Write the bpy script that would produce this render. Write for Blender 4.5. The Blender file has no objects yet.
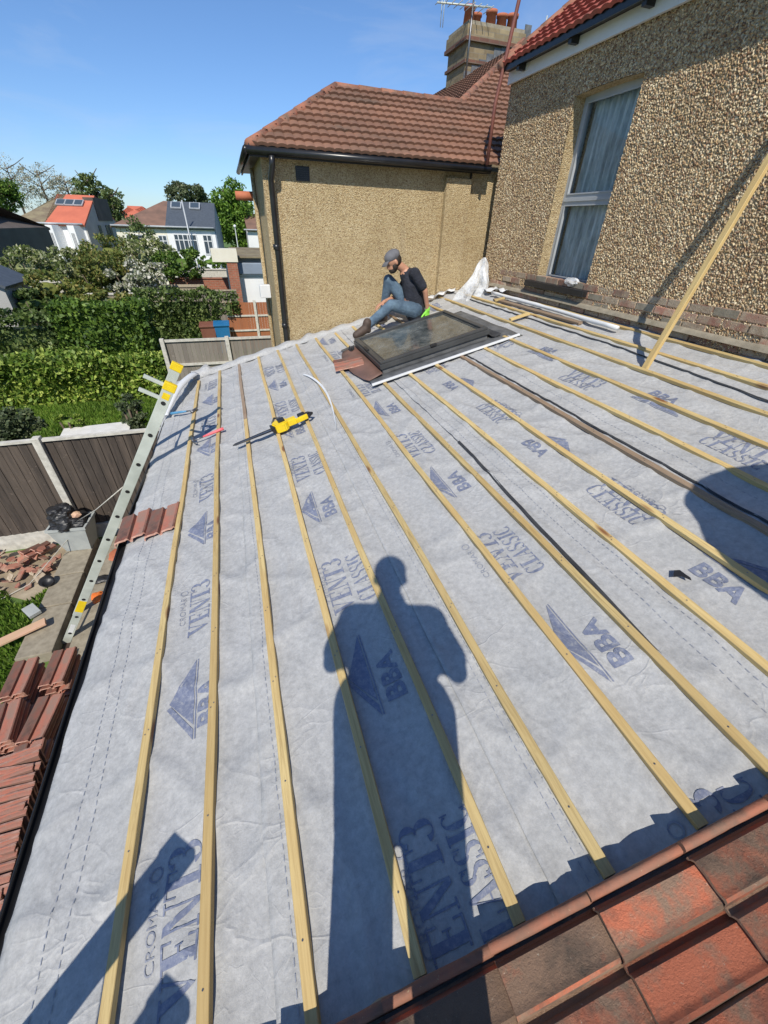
import bpy, bmesh, math, random
import numpy as np
from mathutils import Vector, Matrix, noise, Euler
random.seed(7); rng = np.random.default_rng(7)
R = math.radians
scene = bpy.context.scene
COL = scene.collection
GZ = -4.43                      # garden level (the camera stands at the origin)
SL = 0.246037                   # slope of the roof being felted
HC = 1.610987                   # distance from the camera to its surface
CAM = [[0.9506, -0.3091, 0.0285], [0.1574, 0.5591, 0.8140], [0.2676, 0.7693, -0.5801]]
FPX = 402.0

# ------------------------------------------------------------------ helpers
UP = Vector((math.cos(SL), 0, math.sin(SL))); NR = Vector((-math.sin(SL), 0, math.cos(SL)))
RF = Matrix(((UP.x, 0, NR.x, -NR.x*HC), (0, 1, 0, 0), (UP.z, 0, NR.z, -NR.z*HC), (0, 0, 0, 1)))
def RP(u, y, w=0.0): return RF @ Vector((u, y, w))
def ray(px, py):
    a = ((px-384)/FPX, -(py-512)/FPX, 1.0)
    return Vector([sum(CAM[i][k]*a[i] for i in range(3)) for k in range(3)])
def atY(px, py, Y): d = ray(px, py); return d*(Y/d.y)
def atX(px, py, X): d = ray(px, py); return d*(X/d.x)
def atZ(px, py, Z): d = ray(px, py); return d*(Z/d.z)

def link(name, me, mat, parent=None, smooth=False):
    o = bpy.data.objects.new(name, me); COL.objects.link(o)
    if mat is not None:
        for m in (mat if isinstance(mat, (list, tuple)) else [mat]): me.materials.append(m)
    if parent is not None: o.parent = parent
    if smooth: me.polygons.foreach_set('use_smooth', [True]*len(me.polygons))
    return o
def obj(name, bm, mat, parent=None, smooth=False, recalc=True):
    me = bpy.data.meshes.new(name)
    if recalc: bmesh.ops.recalc_face_normals(bm, faces=bm.faces)
    bm.to_mesh(me); bm.free()
    return link(name, me, mat, parent, smooth)
def pyd(name, vs, fs, mat, parent=None, smooth=False):
    me = bpy.data.meshes.new(name); me.from_pydata([tuple(v) for v in vs], [], fs); me.update()
    return link(name, me, mat, parent, smooth)
def empty(name, loc=(0, 0, 0), rz=0):
    o = bpy.data.objects.new(name, None); COL.objects.link(o); o.location = loc; o.rotation_euler = (0, 0, rz)
    o.empty_display_size = .1
    return o
def tag(o, label=None, cat=None, group=None, kind=None):
    if label: o['label'] = label
    if cat: o['category'] = cat
    if group: o['group'] = group
    if kind: o['kind'] = kind
    return o
def onroof(o, u, y, w=0.0, rz=0.0, rx=0.0, ry=0.0):
    o.matrix_world = RF @ Matrix.Translation((u, y, w)) @ Euler((rx, ry, rz)).to_matrix().to_4x4(); return o
def copy_tree(o, parent=None):
    c = o.copy(); COL.objects.link(c); c.parent = parent
    for ch in list(o.children):
        mp = ch.matrix_parent_inverse.copy()
        d = copy_tree(ch, c); d.matrix_parent_inverse = mp
    return c
def BM(): return bmesh.new()
def box(bm, c, s, rot=None, mi=0, bev=0.0):
    M = Matrix.Translation(c) @ (rot.to_matrix().to_4x4() if rot is not None else Matrix()) @ Matrix.Diagonal((s[0], s[1], s[2], 1))
    r = bmesh.ops.create_cube(bm, size=1.0, matrix=M)
    fs = list({f for v in r['verts'] for f in v.link_faces})
    for f in fs: f.material_index = mi
    if bev > 0:
        es = list({e for v in r['verts'] for e in v.link_edges})
        bmesh.ops.bevel(bm, geom=es, offset=bev, segments=2, affect='EDGES', profile=.6)
def bx(bm, x0, x1, y0, y1, z0, z1, mi=0, bev=0): box(bm, ((x0+x1)/2, (y0+y1)/2, (z0+z1)/2), (abs(x1-x0), abs(y1-y0), abs(z1-z0)), None, mi, bev)
def tube(bm, pts, r, seg=10, cap=True, mi=0):
    pts = [Vector(p) for p in pts]; rings = []
    rr = r if isinstance(r, (list, tuple)) else [r]*len(pts)
    prev = None
    for i, p in enumerate(pts):
        t = (pts[min(i+1, len(pts)-1)] - pts[max(i-1, 0)]).normalized()
        a = t.orthogonal().normalized() if prev is None else (prev - t*prev.dot(t)).normalized()
        prev = a; b = t.cross(a)
        rings.append([bm.verts.new(p + (a*math.cos(2*math.pi*k/seg) + b*math.sin(2*math.pi*k/seg))*rr[i]) for k in range(seg)])
    for i in range(len(rings)-1):
        for k in range(seg):
            f = bm.faces.new((rings[i][k], rings[i][(k+1) % seg], rings[i+1][(k+1) % seg], rings[i+1][k])); f.material_index = mi; f.smooth = True
    if cap:
        bm.faces.new(rings[0][::-1]).material_index = mi; bm.faces.new(rings[-1]).material_index = mi
def prism(bm, pts, z0, z1, mi=0, M=None):
    """extrude a polygon given as (a,b) pairs from z0 to z1; M maps to the world"""
    M = M or Matrix()
    lo = [bm.verts.new(M @ Vector((a, b, z0))) for a, b in pts]; hi = [bm.verts.new(M @ Vector((a, b, z1))) for a, b in pts]
    n = len(pts)
    for k in range(n): bm.faces.new((lo[k], lo[(k+1) % n], hi[(k+1) % n], hi[k])).material_index = mi
    bm.faces.new(lo[::-1]).material_index = mi; bm.faces.new(hi).material_index = mi
def slab(bm, quad, t):
    """a slab of thickness t hanging under a 3D polygon"""
    q = [Vector(v) for v in quad]; n = (q[1]-q[0]).cross(q[2]-q[0]).normalized()
    if n.z < 0: n = -n
    a = [bm.verts.new(v) for v in q]; b = [bm.verts.new(v - n*t) for v in q]
    for k in range(len(q)): bm.faces.new((a[k], a[(k+1) % len(q)], b[(k+1) % len(q)], b[k]))
    bm.faces.new(a); bm.faces.new(b[::-1])

# ------------------------------------------------------------------ materials
def newmat(name):
    m = bpy.data.materials.new(name); m.use_nodes = True
    nt = m.node_tree; b = nt.nodes['Principled BSDF']
    return m, nt, b
def N(nt, t, **kw):
    n = nt.nodes.new(t)
    for k, v in kw.items():
        if k in n.inputs.keys(): n.inputs[k].default_value = v
        else: setattr(n, k, v)
    return n
def ramp(nt, fac, stops, interp='LINEAR'):
    r = nt.nodes.new('ShaderNodeValToRGB'); r.color_ramp.interpolation = interp
    e = r.color_ramp.elements
    while len(e) < len(stops): e.new(.5)
    for i, (p, c) in enumerate(stops): e[i].position = p; e[i].color = (c[0], c[1], c[2], 1) if hasattr(c, '__len__') else (c, c, c, 1)
    nt.links.new(fac, r.inputs[0]); return r.outputs[0]
def mixc(nt, fac, a, b, mode='MIX'):
    m = nt.nodes.new('ShaderNodeMix'); m.data_type = 'RGBA'; m.blend_type = mode
    for s, v in ((0, fac), (6, a), (7, b)):
        if hasattr(v, 'default_value') or isinstance(v, bpy.types.NodeSocket): nt.links.new(v, m.inputs[s])
        else: m.inputs[s].default_value = v if s == 0 else (v[0], v[1], v[2], 1)
    return m.outputs[2]
def coords(nt, scale=(1, 1, 1), kind='Object'):
    tc = nt.nodes.new('ShaderNodeTexCoord'); mp = nt.nodes.new('ShaderNodeMapping'); mp.inputs['Scale'].default_value = scale
    nt.links.new(tc.outputs[kind], mp.inputs[0]); return mp.outputs[0]
def noisen(nt, co, scale, detail=4, rough=.55, dist=0):
    n = N(nt, 'ShaderNodeTexNoise', Scale=scale, Detail=detail, Roughness=rough, Distortion=dist); nt.links.new(co, n.inputs['Vector']); return n.outputs['Fac']
def bump(nt, b, h, strength=.3, dist=.01):
    n = N(nt, 'ShaderNodeBump', Strength=strength, Distance=dist); nt.links.new(h, n.inputs['Height']); nt.links.new(n.outputs[0], b.inputs['Normal'])
def simple(name, c1, c2=None, scale=8, rough=.6, metal=0, bmp=0, island=0, dist=.004, detail=4, spec=None, stops=None):
    m, nt, b = newmat(name); co = coords(nt)
    c2 = c2 or tuple(x*.75 for x in c1)
    f = noisen(nt, co, scale, detail)
    c = ramp(nt, f, stops or [(.32, c2), (.68, c1)])
    if island:
        g = nt.nodes.new('ShaderNodeNewGeometry')
        h = N(nt, 'ShaderNodeHueSaturation'); nt.links.new(c, h.inputs['Color'])
        mr = N(nt, 'ShaderNodeMapRange'); mr.inputs['To Min'].default_value = 1-island; mr.inputs['To Max'].default_value = 1+island
        nt.links.new(g.outputs['Random Per Island'], mr.inputs[0]); nt.links.new(mr.outputs[0], h.inputs['Value']); c = h.outputs[0]
    nt.links.new(c, b.inputs['Base Color']); b.inputs['Roughness'].default_value = rough; b.inputs['Metallic'].default_value = metal
    if spec is not None: b.inputs['Specular IOR Level'].default_value = spec
    if bmp: bump(nt, b, noisen(nt, co, scale*4, 6, .7), bmp, dist)
    return m
M = {}
def mk():
    # breathable membrane: pale fibrous fleece
    m, nt, b = newmat('membrane'); co = coords(nt)
    a = noisen(nt, co, 34, 7, .78); c = noisen(nt, co, 2.6, 4); s = noisen(nt, coords(nt, (1, .45, 1)), 190, 4, .85)
    base = ramp(nt, a, [(.32, (.35, .35, .348)), (.68, (.53, .527, .518))])
    base = mixc(nt, .5, base, ramp(nt, c, [(.35, (.78, .79, .80)), (.65, (1.0, 1.0, 1.0))]), 'MULTIPLY')
    base = mixc(nt, .25, base, ramp(nt, s, [(.3, (.6, .62, .66)), (.7, (1, 1, 1))]), 'MULTIPLY')
    dirt = noisen(nt, co, 7, 8, .75); base = mixc(nt, ramp(nt, dirt, [(.62, 0.0), (.80, .35)]), base, (.33, .34, .35))
    nt.links.new(base, b.inputs['Base Color']); b.inputs['Roughness'].default_value = .75; b.inputs['Specular IOR Level'].default_value = .3
    
    def ridge(scale, sc3, width):
        n = noisen(nt, coords(nt, sc3), scale, 3, .5, .4); d = N(nt, 'ShaderNodeMath', operation='SUBTRACT'); d.inputs[1].default_value = .5; nt.links.new(n, d.inputs[0])
        q = N(nt, 'ShaderNodeMath', operation='ABSOLUTE'); nt.links.new(d.outputs[0], q.inputs[0]); return ramp(nt, q.outputs[0], [(0.0, 1.0), (width, 0.0)])
    r1 = ridge(1.7, (1, .8, 1), .022); r2 = ridge(3.3, (.7, 1.2, 1), .016); r3 = ridge(7, (1.0, 1.0, 1), .02)
    msk = ramp(nt, noisen(nt, coords(nt), 1.3, 2), [(.42, 0.0), (.62, 1.0)]); hh = mixc(nt, .35, mixc(nt, .5, r1, mixc(nt, msk, (0, 0, 0), r2)), mixc(nt, .7, mixc(nt, msk, (0, 0, 0), r3), a)); b1 = N(nt, 'ShaderNodeBump', Strength=.34, Distance=.016); nt.links.new(hh, b1.inputs['Height'])
    b2 = N(nt, 'ShaderNodeBump', Strength=.5, Distance=.004); nt.links.new(mixc(nt, .5, a, s), b2.inputs['Height']); nt.links.new(b1.outputs[0], b2.inputs['Normal']); nt.links.new(b2.outputs[0], b.inputs['Normal']); M['memb'] = m
    # ink printed on it, worn
    m, nt, b = newmat('ink'); co = coords(nt)
    f = ramp(nt, noisen(nt, co, 45, 6, .8), [(.30, (.10, .125, .21)), (.52, (.185, .205, .28)), (.70, (.36, .37, .385))])
    nt.links.new(f, b.inputs['Base Color']); b.inputs['Roughness'].default_value = .7; M['ink'] = m
    m, nt, b = newmat('ink_faint'); co = coords(nt)
    f = ramp(nt, noisen(nt, co, 30, 6, .8), [(.35, (.17, .19, .25)), (.7, (.36, .37, .40))])
    nt.links.new(f, b.inputs['Base Color']); b.inputs['Roughness'].default_value = .7; M['ink2'] = m
    # battens: grain along y, knots
    def wood(name, ca, cb, knot):
        m, nt, b = newmat(name); gi = nt.nodes.new('ShaderNodeObjectInfo')
        mu = N(nt, 'ShaderNodeVectorMath', operation='SCALE'); cx = N(nt, 'ShaderNodeCombineXYZ')
        for q in range(3): nt.links.new(gi.outputs['Random'], cx.inputs[q])
        nt.links.new(cx.outputs[0], mu.inputs[0]); mu.inputs['Scale'].default_value = 83.0
        def off(v):
            a = N(nt, 'ShaderNodeVectorMath', operation='ADD'); nt.links.new(v, a.inputs[0]); nt.links.new(mu.outputs[0], a.inputs[1]); return a.outputs[0]
        co = off(coords(nt, (34, 1.6, 34))); g = noisen(nt, co, 2.4, 7, .72, .9)
        base = ramp(nt, g, [(.28, cb), (.55, ca), (.75, tuple(x*1.12 for x in ca))])
        bl = noisen(nt, off(coords(nt, (1, 1, 1))), 1.7, 3); base = mixc(nt, ramp(nt, bl, [(.4, 0.0), (.62, .55)]), base, tuple(c*k for c, k in zip(ca, (.86, .74, .62))))
        v = N(nt, 'ShaderNodeTexVoronoi', Scale=1.0); nt.links.new(off(coords(nt, (9, 2.2, 9))), v.inputs['Vector'])
        base = mixc(nt, ramp(nt, v.outputs['Distance'], [(.08, .95), (.16, 0.0)]), base, knot)
        hs = N(nt, 'ShaderNodeHueSaturation'); mr = N(nt, 'ShaderNodeMapRange'); mr.inputs['To Min'].default_value = .82; mr.inputs['To Max'].default_value = 1.12
        nt.links.new(gi.outputs['Random'], mr.inputs[0]); nt.links.new(mr.outputs[0], hs.inputs['Value']); nt.links.new(base, hs.inputs['Color'])
        nt.links.new(hs.outputs[0], b.inputs['Base Color']); b.inputs['Roughness'].default_value = .65; bump(nt, b, g, .25, .003); M[name] = m
    wood('pine', (.60, .46, .21), (.34, .23, .09), (.20, .08, .03))
    wood('oldpine', (.30, .22, .15), (.17, .12, .08), (.09, .05, .03))
    # concrete roof tiles, weathered
    def tile(name, red, brown, dark, lich, sc=9, mixp=(.42, .58), bs=.6, isl=.3, pv=.0):
        m, nt, b = newmat(name); co = coords(nt)
        g = nt.nodes.new('ShaderNodeNewGeometry'); add = N(nt, 'ShaderNodeVectorMath', operation='ADD')
        cx = N(nt, 'ShaderNodeCombineXYZ'); mu = N(nt, 'ShaderNodeMath', operation='MULTIPLY'); mu.inputs[1].default_value = 37.0
        nt.links.new(g.outputs['Random Per Island'], mu.inputs[0]); nt.links.new(mu.outputs[0], cx.inputs[0]); nt.links.new(co, add.inputs[0]); nt.links.new(cx.outputs[0], add.inputs[1])
        co2 = add.outputs[0]
        f0 = noisen(nt, co2, sc, 6, .65); ma = N(nt, 'ShaderNodeMath', operation='MULTIPLY_ADD'); wn = N(nt, 'ShaderNodeTexWhiteNoise', noise_dimensions='1D'); nt.links.new(mu.outputs[0], wn.inputs['W']); nt.links.new(wn.outputs['Value'], ma.inputs[0]); ma.inputs[1].default_value = pv; ad = N(nt, 'ShaderNodeMath', operation='SUBTRACT'); nt.links.new(f0, ad.inputs[0]); ad.inputs[1].default_value = pv*.5; nt.links.new(ad.outputs[0], ma.inputs[2]); f = ma.outputs[0]; base = ramp(nt, f, [(mixp[0], brown), (mixp[1], red)])
        st = noisen(nt, co2, sc*.45, 5, .7); base = mixc(nt, ramp(nt, st, [(.52, 0.0), (.70, .8)]), base, dark)
        v = noisen(nt, co2, sc*9, 3, .7); base = mixc(nt, ramp(nt, v, [(.66, 0.0), (.74, .7)]), base, lich)
        hs = N(nt, 'ShaderNodeHueSaturation'); mr = N(nt, 'ShaderNodeMapRange'); mr.inputs['To Min'].default_value = 1-isl; mr.inputs['To Max'].default_value = 1+isl
        nt.links.new(g.outputs['Random Per Island'], mr.inputs[0]); nt.links.new(mr.outputs[0], hs.inputs['Value']); nt.links.new(base, hs.inputs['Color'])
        nt.links.new(hs.outputs[0], b.inputs['Base Color']); b.inputs['Roughness'].default_value = .8
        bump(nt, b, noisen(nt, co2, sc*12, 6, .8), bs, .004); M[name] = m
    tile('tile_near', (.48, .145, .075), (.26, .165, .11), (.06, .05, .04), (.50, .45, .36), 11, (.48, .66), 1.5, .45, .34)
    tile('tile_stack', (.34, .12, .08), (.24, .145, .11), (.03, .025, .022), (.56, .44, .36), 6, (.40, .60), .8, .4)
    tile('tile_broken', (.40, .15, .10), (.40, .27, .19), (.16, .11, .08), (.60, .52, .44), 6, (.35, .6), .7, .45)
    tile('tile_neigh', (.25, .125, .078), (.19, .10, .065), (.11, .075, .052), (.33, .26, .15), 2.2, (.35, .65), .4, .16)
    tile('tile_red', (.36, .075, .05), (.26, .07, .045), (.15, .06, .045), (.45, .25, .15), 3, (.35, .65), .3, .12)
    tile('ridge_tile', (.32, .12, .07), (.19, .11, .075), (.07, .055, .04), (.42, .34, .2), 9, (.35, .65), .4, .2)
    tile('brick_old', (.34, .17, .12), (.40, .31, .22), (.20, .15, .11), (.50, .43, .34), 9, (.42, .6), 1.0, .4)
    # pebbledash: coarse (real displacement) and fine
    m, nt, b = newmat('pebble_coarse'); co = coords(nt)
    v = N(nt, 'ShaderNodeTexVoronoi', Scale=78.0, Randomness=1.0); nt.links.new(co, v.inputs['Vector'])
    sep = N(nt, 'ShaderNodeSeparateColor'); nt.links.new(v.outputs['Color'], sep.inputs[0])
    cc = ramp(nt, sep.outputs[0], [(0, (.13, .07, .04)), (.16, (.38, .22, .11)), (.36, (.53, .37, .19)), (.6, (.64, .50, .29)), (.80, (.83, .73, .52)), (.93, (.26, .16, .10))])
    big = noisen(nt, coords(nt, (1, 1, .6)), 1.6, 6, .7); cc = mixc(nt, .8, cc, ramp(nt, big, [(.32, (.66, .60, .54)), (.66, (1, 1, 1))]), 'MULTIPLY')
    cc = mixc(nt, ramp(nt, v.outputs['Distance'], [(.50, 0.0), (.72, .8)]), cc, (.30, .22, .13))
    nt.links.new(cc, b.inputs['Base Color']); b.inputs['Roughness'].default_value = .7
    dp = N(nt, 'ShaderNodeDisplacement', Midlevel=0.0, Scale=.011)
    hh = ramp(nt, v.outputs['Distance'], [(.0, 1.0), (.35, .85), (.75, 0.0)]); hm = N(nt, 'ShaderNodeMath', operation='MULTIPLY')
    mr = N(nt, 'ShaderNodeMapRange'); mr.inputs['To Min'].default_value = .45; nt.links.new(sep.outputs[1], mr.inputs[0])
    nt.links.new(hh, hm.inputs[0]); nt.links.new(mr.outputs[0], hm.inputs[1]); nt.links.new(hm.outputs[0], dp.inputs['Height'])
    nt.links.new(dp.outputs[0], nt.nodes['Material Output'].inputs['Displacement']); m.displacement_method = 'BOTH'; M['peb1'] = m
    m, nt, b = newmat('pebble_fine'); co = coords(nt)
    v = N(nt, 'ShaderNodeTexVoronoi', Scale=100.0); nt.links.new(co, v.inputs['Vector'])
    sep = N(nt, 'ShaderNodeSeparateColor'); nt.links.new(v.outputs['Color'], sep.inputs[0])
    cc = ramp(nt, sep.outputs[0], [(0, (.28, .18, .09)), (.2, (.45, .33, .175)), (.6, (.565, .44, .245)), (1, (.67, .56, .36))])
    big = noisen(nt, co, 1.3, 5); cc = mixc(nt, .7, cc, ramp(nt, big, [(.35, (.74, .70, .64)), (.65, (1, 1, 1))]), 'MULTIPLY')
    st = noisen(nt, coords(nt, (3, 3, .35)), 2.0, 4); cc = mixc(nt, ramp(nt, st, [(.55, 0.0), (.75, .35)]), cc, (.36, .29, .19))
    nt.links.new(cc, b.inputs['Base Color']); b.inputs['Roughness'].default_value = .85
    bump(nt, b, v.outputs['Distance'], 1.0, .012); M['peb2'] = m
    # brick
    def brick(name, c1, c2, mo, scale, sx=1.0):
        m, nt, b = newmat(name); co = coords(nt)
        # swap so that courses run with z on both x and y faces
        s = N(nt, 'ShaderNodeSeparateXYZ'); nt.links.new(co, s.inputs[0]); ad = N(nt, 'ShaderNodeMath', operation='ADD'); nt.links.new(s.outputs[0], ad.inputs[0]); nt.links.new(s.outputs[1], ad.inputs[1])
        cb = N(nt, 'ShaderNodeCombineXYZ'); nt.links.new(ad.outputs[0], cb.inputs[0]); nt.links.new(s.outputs[2], cb.inputs[1])
        t = N(nt, 'ShaderNodeTexBrick', Scale=scale); t.inputs['Color1'].default_value = (*c1, 1); t.inputs['Color2'].default_value = (*c2, 1); t.inputs['Mortar'].default_value = (*mo, 1)
        t.inputs['Brick Width'].default_value = .225; t.inputs['Row Height'].default_value = .075; t.inputs['Mortar Size'].default_value = .008; nt.links.new(cb.outputs[0], t.inputs['Vector'])
        c = mixc(nt, .7, t.outputs['Color'], ramp(nt, noisen(nt, co, 5, 6, .7), [(.3, (.5, .46, .42)), (.7, (1, 1, 1))]), 'MULTIPLY')
        nt.links.new(c, b.inputs['Base Color']); b.inputs['Roughness'].default_value = .85; bump(nt, b, t.outputs['Fac'], -.5, .008); M[name] = m
    brick('brick_stock', (.34, .27, .16), (.22, .17, .10), (.25, .21, .15), 1.0)
    brick('brick_dull', (.20, .09, .06), (.16, .08, .06), (.16, .12, .09), 1.0)
    brick('brick_red', (.42, .13, .07), (.33, .12, .07), (.35, .25, .18), 1.0)
    brick('brick_base', (.28, .14, .09), (.34, .25, .18), (.30, .25, .19), 1.0)
    # boards
    def boards(name, c1, c2, w, axis=0):
        m, nt, b = newmat(name); tc = nt.nodes.new('ShaderNodeTexCoord'); s = N(nt, 'ShaderNodeSeparateXYZ'); nt.links.new(tc.outputs['Object'], s.inputs[0])
        d = N(nt, 'ShaderNodeMath', operation='DIVIDE'); d.inputs[1].default_value = w; nt.links.new(s.outputs[axis], d.inputs[0])
        fl = N(nt, 'ShaderNodeMath', operation='FLOOR'); nt.links.new(d.outputs[0], fl.inputs[0]); wn = N(nt, 'ShaderNodeTexWhiteNoise', noise_dimensions='1D'); nt.links.new(fl.outputs[0], wn.inputs['W'])
        g = noisen(nt, coords(nt, (12, 12, 1)), 3, 5, .65)
        c = mixc(nt, .5, ramp(nt, wn.outputs['Value'], [(0, c2), (1, c1)]), ramp(nt, g, [(.3, c2), (.7, c1)]))
        st = noisen(nt, coords(nt, (1, 1, 1)), 9, 6, .75); c = mixc(nt, ramp(nt, st, [(.62, 0.0), (.72, .5)]), c, tuple(min(1, x*2.2) for x in c1))
        nt.links.new(c, b.inputs['Base Color']); b.inputs['Roughness'].default_value = .85; M[name] = m
    boards('fence_dark', (.13, .10, .078), (.035, .028, .024), .112)
    boards('fence_grey', (.27, .24, .20), (.15, .13, .11), .11)
    boards('fence_brown', (.36, .13, .055), (.27, .10, .045), .11)
    boards('fence_pale', (.42, .36, .26), (.28, .23, .16), .11)
    # leaves
    def leaf(name, ca, cb, cc=None, tr=.25):
        m, nt, b = newmat(name); g = nt.nodes.new('ShaderNodeNewGeometry')
        st = [(0, ca), (.55, cb)] + ([(.9, cc)] if cc else [(1, tuple(x*1.3 for x in cb))])
        c = ramp(nt, g.outputs['Random Per Island'], st)
        c = mixc(nt, .6, c, ramp(nt, noisen(nt, coords(nt), .9, 3), [(.35, (.5, .58, .5)), (.65, (1.25, 1.2, .95))]), 'MULTIPLY')
        nt.links.new(c, b.inputs['Base Color']); b.inputs['Roughness'].default_value = .5; b.inputs['Specular IOR Level'].default_value = .35
        t = N(nt, 'ShaderNodeBsdfTranslucent'); nt.links.new(c, t.inputs[0]); mx = N(nt, 'ShaderNodeMixShader'); mx.inputs[0].default_value = tr
        nt.links.new(b.outputs[0], mx.inputs[1]); nt.links.new(t.outputs[0], mx.inputs[2]); nt.links.new(mx.outputs[0], nt.nodes['Material Output'].inputs[0]); M[name] = m
    leaf('leaf_privet', (.05, .10, .015), (.16, .26, .035), (.42, .50, .12))
    leaf('leaf_hedge', (.04, .08, .016), (.10, .18, .028), (.18, .28, .05))
    leaf('leaf_ivy', (.035, .06, .015), (.08, .13, .03), (.22, .28, .10))
    leaf('leaf_bloss', (.08, .12, .03), (.19, .23, .07), (.60, .58, .42))
    leaf('leaf_white', (.08, .11, .04), (.30, .32, .22), (.80, .76, .76))
    leaf('leaf_olive', (.08, .12, .03), (.17, .21, .05), (.32, .27, .09))
    leaf('leaf_grey', (.05, .075, .035), (.09, .12, .06), (.17, .2, .11))
    leaf('leaf_birch', (.07, .11, .035), (.13, .18, .06), (.2, .25, .1))
    leaf('leaf_bright', (.06, .13, .02), (.13, .24, .03), (.2, .33, .05))
    leaf('leaf_bare', (.24, .22, .18), (.32, .31, .25), (.4, .38, .3), 0)
    leaf('grass_blade', (.08, .16, .02), (.14, .25, .035), (.24, .34, .07), .35)
    # ground
    m, nt, b = newmat('lawn'); co = coords(nt); a = noisen(nt, co, 1.1, 6, .7); d = noisen(nt, co, 30, 5, .8)
    c = ramp(nt, a, [(.42, (.09, .16, .03)), (.60, (.14, .22, .05)), (.72, (.30, .25, .15))]); c = mixc(nt, .5, c, ramp(nt, d, [(.3, (.5, .5, .5)), (.7, (1.1, 1.1, 1))]), 'MULTIPLY')
    nt.links.new(c, b.inputs['Base Color']); b.inputs['Roughness'].default_value = .9; bump(nt, b, d, .6, .03); M['lawn'] = m
    # earth with dust
    M['tile_end'] = simple('tile_end', (.62, .36, .28), (.36, .18, .13), 25, .9, bmp=.5, stops=None)
    M['moss'] = simple('moss', (.06, .062, .03), (.025, .024, .016), 60, .95, bmp=.6)
    M['earth'] = simple('earth', (.42, .35, .25), (.22, .17, .11), 3.5, .95, bmp=.5, dist=.02, detail=8)
    M['shadedearth'] = simple('shaded_earth', (.085, .055, .04), (.04, .028, .022), 4, .95, bmp=.5, dist=.02, detail=8)  # dark tone that paints in the shade between slabs and house
    M['concrete'] = simple('concrete', (.33, .29, .22), (.22, .19, .14), 14, .9, bmp=.5, dist=.006, detail=8)
    M['concpale'] = simple('concrete_pale', (.62, .59, .52), (.42, .40, .35), 12, .9, bmp=.3)
    M['mortar'] = simple('mortar', (.46, .38, .28), (.30, .22, .15), 16, .9, bmp=.6, dist=.01)
    M['alu'] = simple('aluminium', (.60, .63, .57), (.44, .47, .42), 5, .5, .15, detail=8)
    M['yellow'] = simple('yellow_plastic', (.82, .60, .02), (.72, .50, .015), 20, .4)
    M['black'] = simple('black_plastic', (.022, .022, .024), (.014, .014, .015), 20, .45)
    M['blackfelt'] = simple('black_felt', (.05, .052, .055), (.025, .026, .03), 12, .8)
    M['gutter'] = simple('gutter_black', (.02, .02, .021), (.012, .012, .013), 9, .3)
    M['white'] = simple('white_paint', (.72, .73, .74), (.62, .63, .64), 3, .5)
    M['cream'] = simple('cream_render', (.74, .70, .58), (.66, .62, .50), 1.5, .8)
    M['render_white'] = simple('white_render', (.80, .80, .80), (.70, .70, .71), 1.0, .8)
    M['greyrender'] = simple('grey_render', (.44, .43, .41), (.34, .33, .31), 1.0, .85)
    M['darkshaderender'] = simple('dark_shade_render', (.10, .095, .085), (.075, .07, .062), 1.0, .9)  # dark tone carries the left-edge house's shade; room surfaces share it
    M['upvc'] = simple('upvc', (.42, .44, .46), (.34, .36, .38), 4, .35)
    M['lead'] = simple('lead', (.20, .205, .21), (.10, .105, .11), 9, .55, .3, bmp=.3)
    M['frame_grey'] = simple('window_frame_grey', (.085, .088, .09), (.06, .062, .064), 5, .38, .3)
    M['slate'] = simple('slate', (.085, .10, .12), (.06, .072, .088), 6, .6)
    M['cladding'] = simple('grey_cladding', (.24, .29, .36), (.2, .24, .3), 3, .6)
    M['roofbrown'] = simple('roof_brown', (.23, .13, .09), (.15, .09, .065), 1.4, .8, detail=8)
    M['roofmoss'] = simple('roof_moss', (.26, .22, .13), (.16, .12, .08), 2.0, .85, detail=8)
    M['rooforange'] = simple('roof_orange', (.58, .16, .09), (.48, .13, .075), 1.2, .8, detail=8)
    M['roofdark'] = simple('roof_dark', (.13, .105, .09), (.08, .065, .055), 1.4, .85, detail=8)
    M['terracotta'] = simple('terracotta', (.50, .16, .08), (.38, .12, .06), 6, .75)
    M['rust'] = simple('rusty_pipe', (.20, .07, .05), (.15, .05, .04), 9, .6)
    M['bark'] = simple('bark', (.16, .12, .085), (.08, .06, .045), 10, .9, bmp=.6, dist=.02)
    M['binbrown'] = simple('bin_brown', (.22, .09, .06), (.18, .07, .05), 5, .5)
    M['binblue'] = simple('bin_blue', (.02, .16, .36), (.015, .13, .3), 5, .45)
    M['bingrey'] = simple('bin_grey', (.42, .44, .42), (.33, .35, .34), 6, .55)
    M['skin'] = simple('skin', (.52, .27, .17), (.44, .22, .14), 14, .5)
    M['shirt'] = simple('navy_shirt', (.030, .033, .048), (.016, .018, .026), 9, .85, bmp=.9, dist=.03, detail=2)
    M['denim'] = simple('denim', (.13, .20, .27), (.05, .085, .13), 9, .85, bmp=.8, dist=.02, detail=5)
    M['cap'] = simple('cap_grey', (.15, .15, .165), (.11, .11, .12), 20, .85)
    M['hair'] = simple('hair_dark', (.03, .02, .015), (.02, .014, .01), 30, .7)
    M['boot'] = simple('boot_brown', (.09, .06, .045), (.05, .035, .028), 18, .7)
    M['glove'] = simple('green_glove', (.28, .75, .08), (.2, .6, .05), 14, .6)
    M['orange'] = simple('orange_cloth', (.85, .22, .04), (.7, .16, .03), 14, .7)
    M['pink'] = simple('pink_rubber', (.80, .16, .18), (.65, .11, .13), 14, .5)
    M['bluerub'] = simple('blue_rubber', (.10, .30, .50), (.07, .22, .38), 14, .5)
    M['steel'] = simple('steel', (.25, .25, .26), (.15, .15, .16), 14, .4, .8)
    M['plywood'] = simple('pink_board', (.60, .36, .25), (.50, .34, .20), 5, .75)
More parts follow.
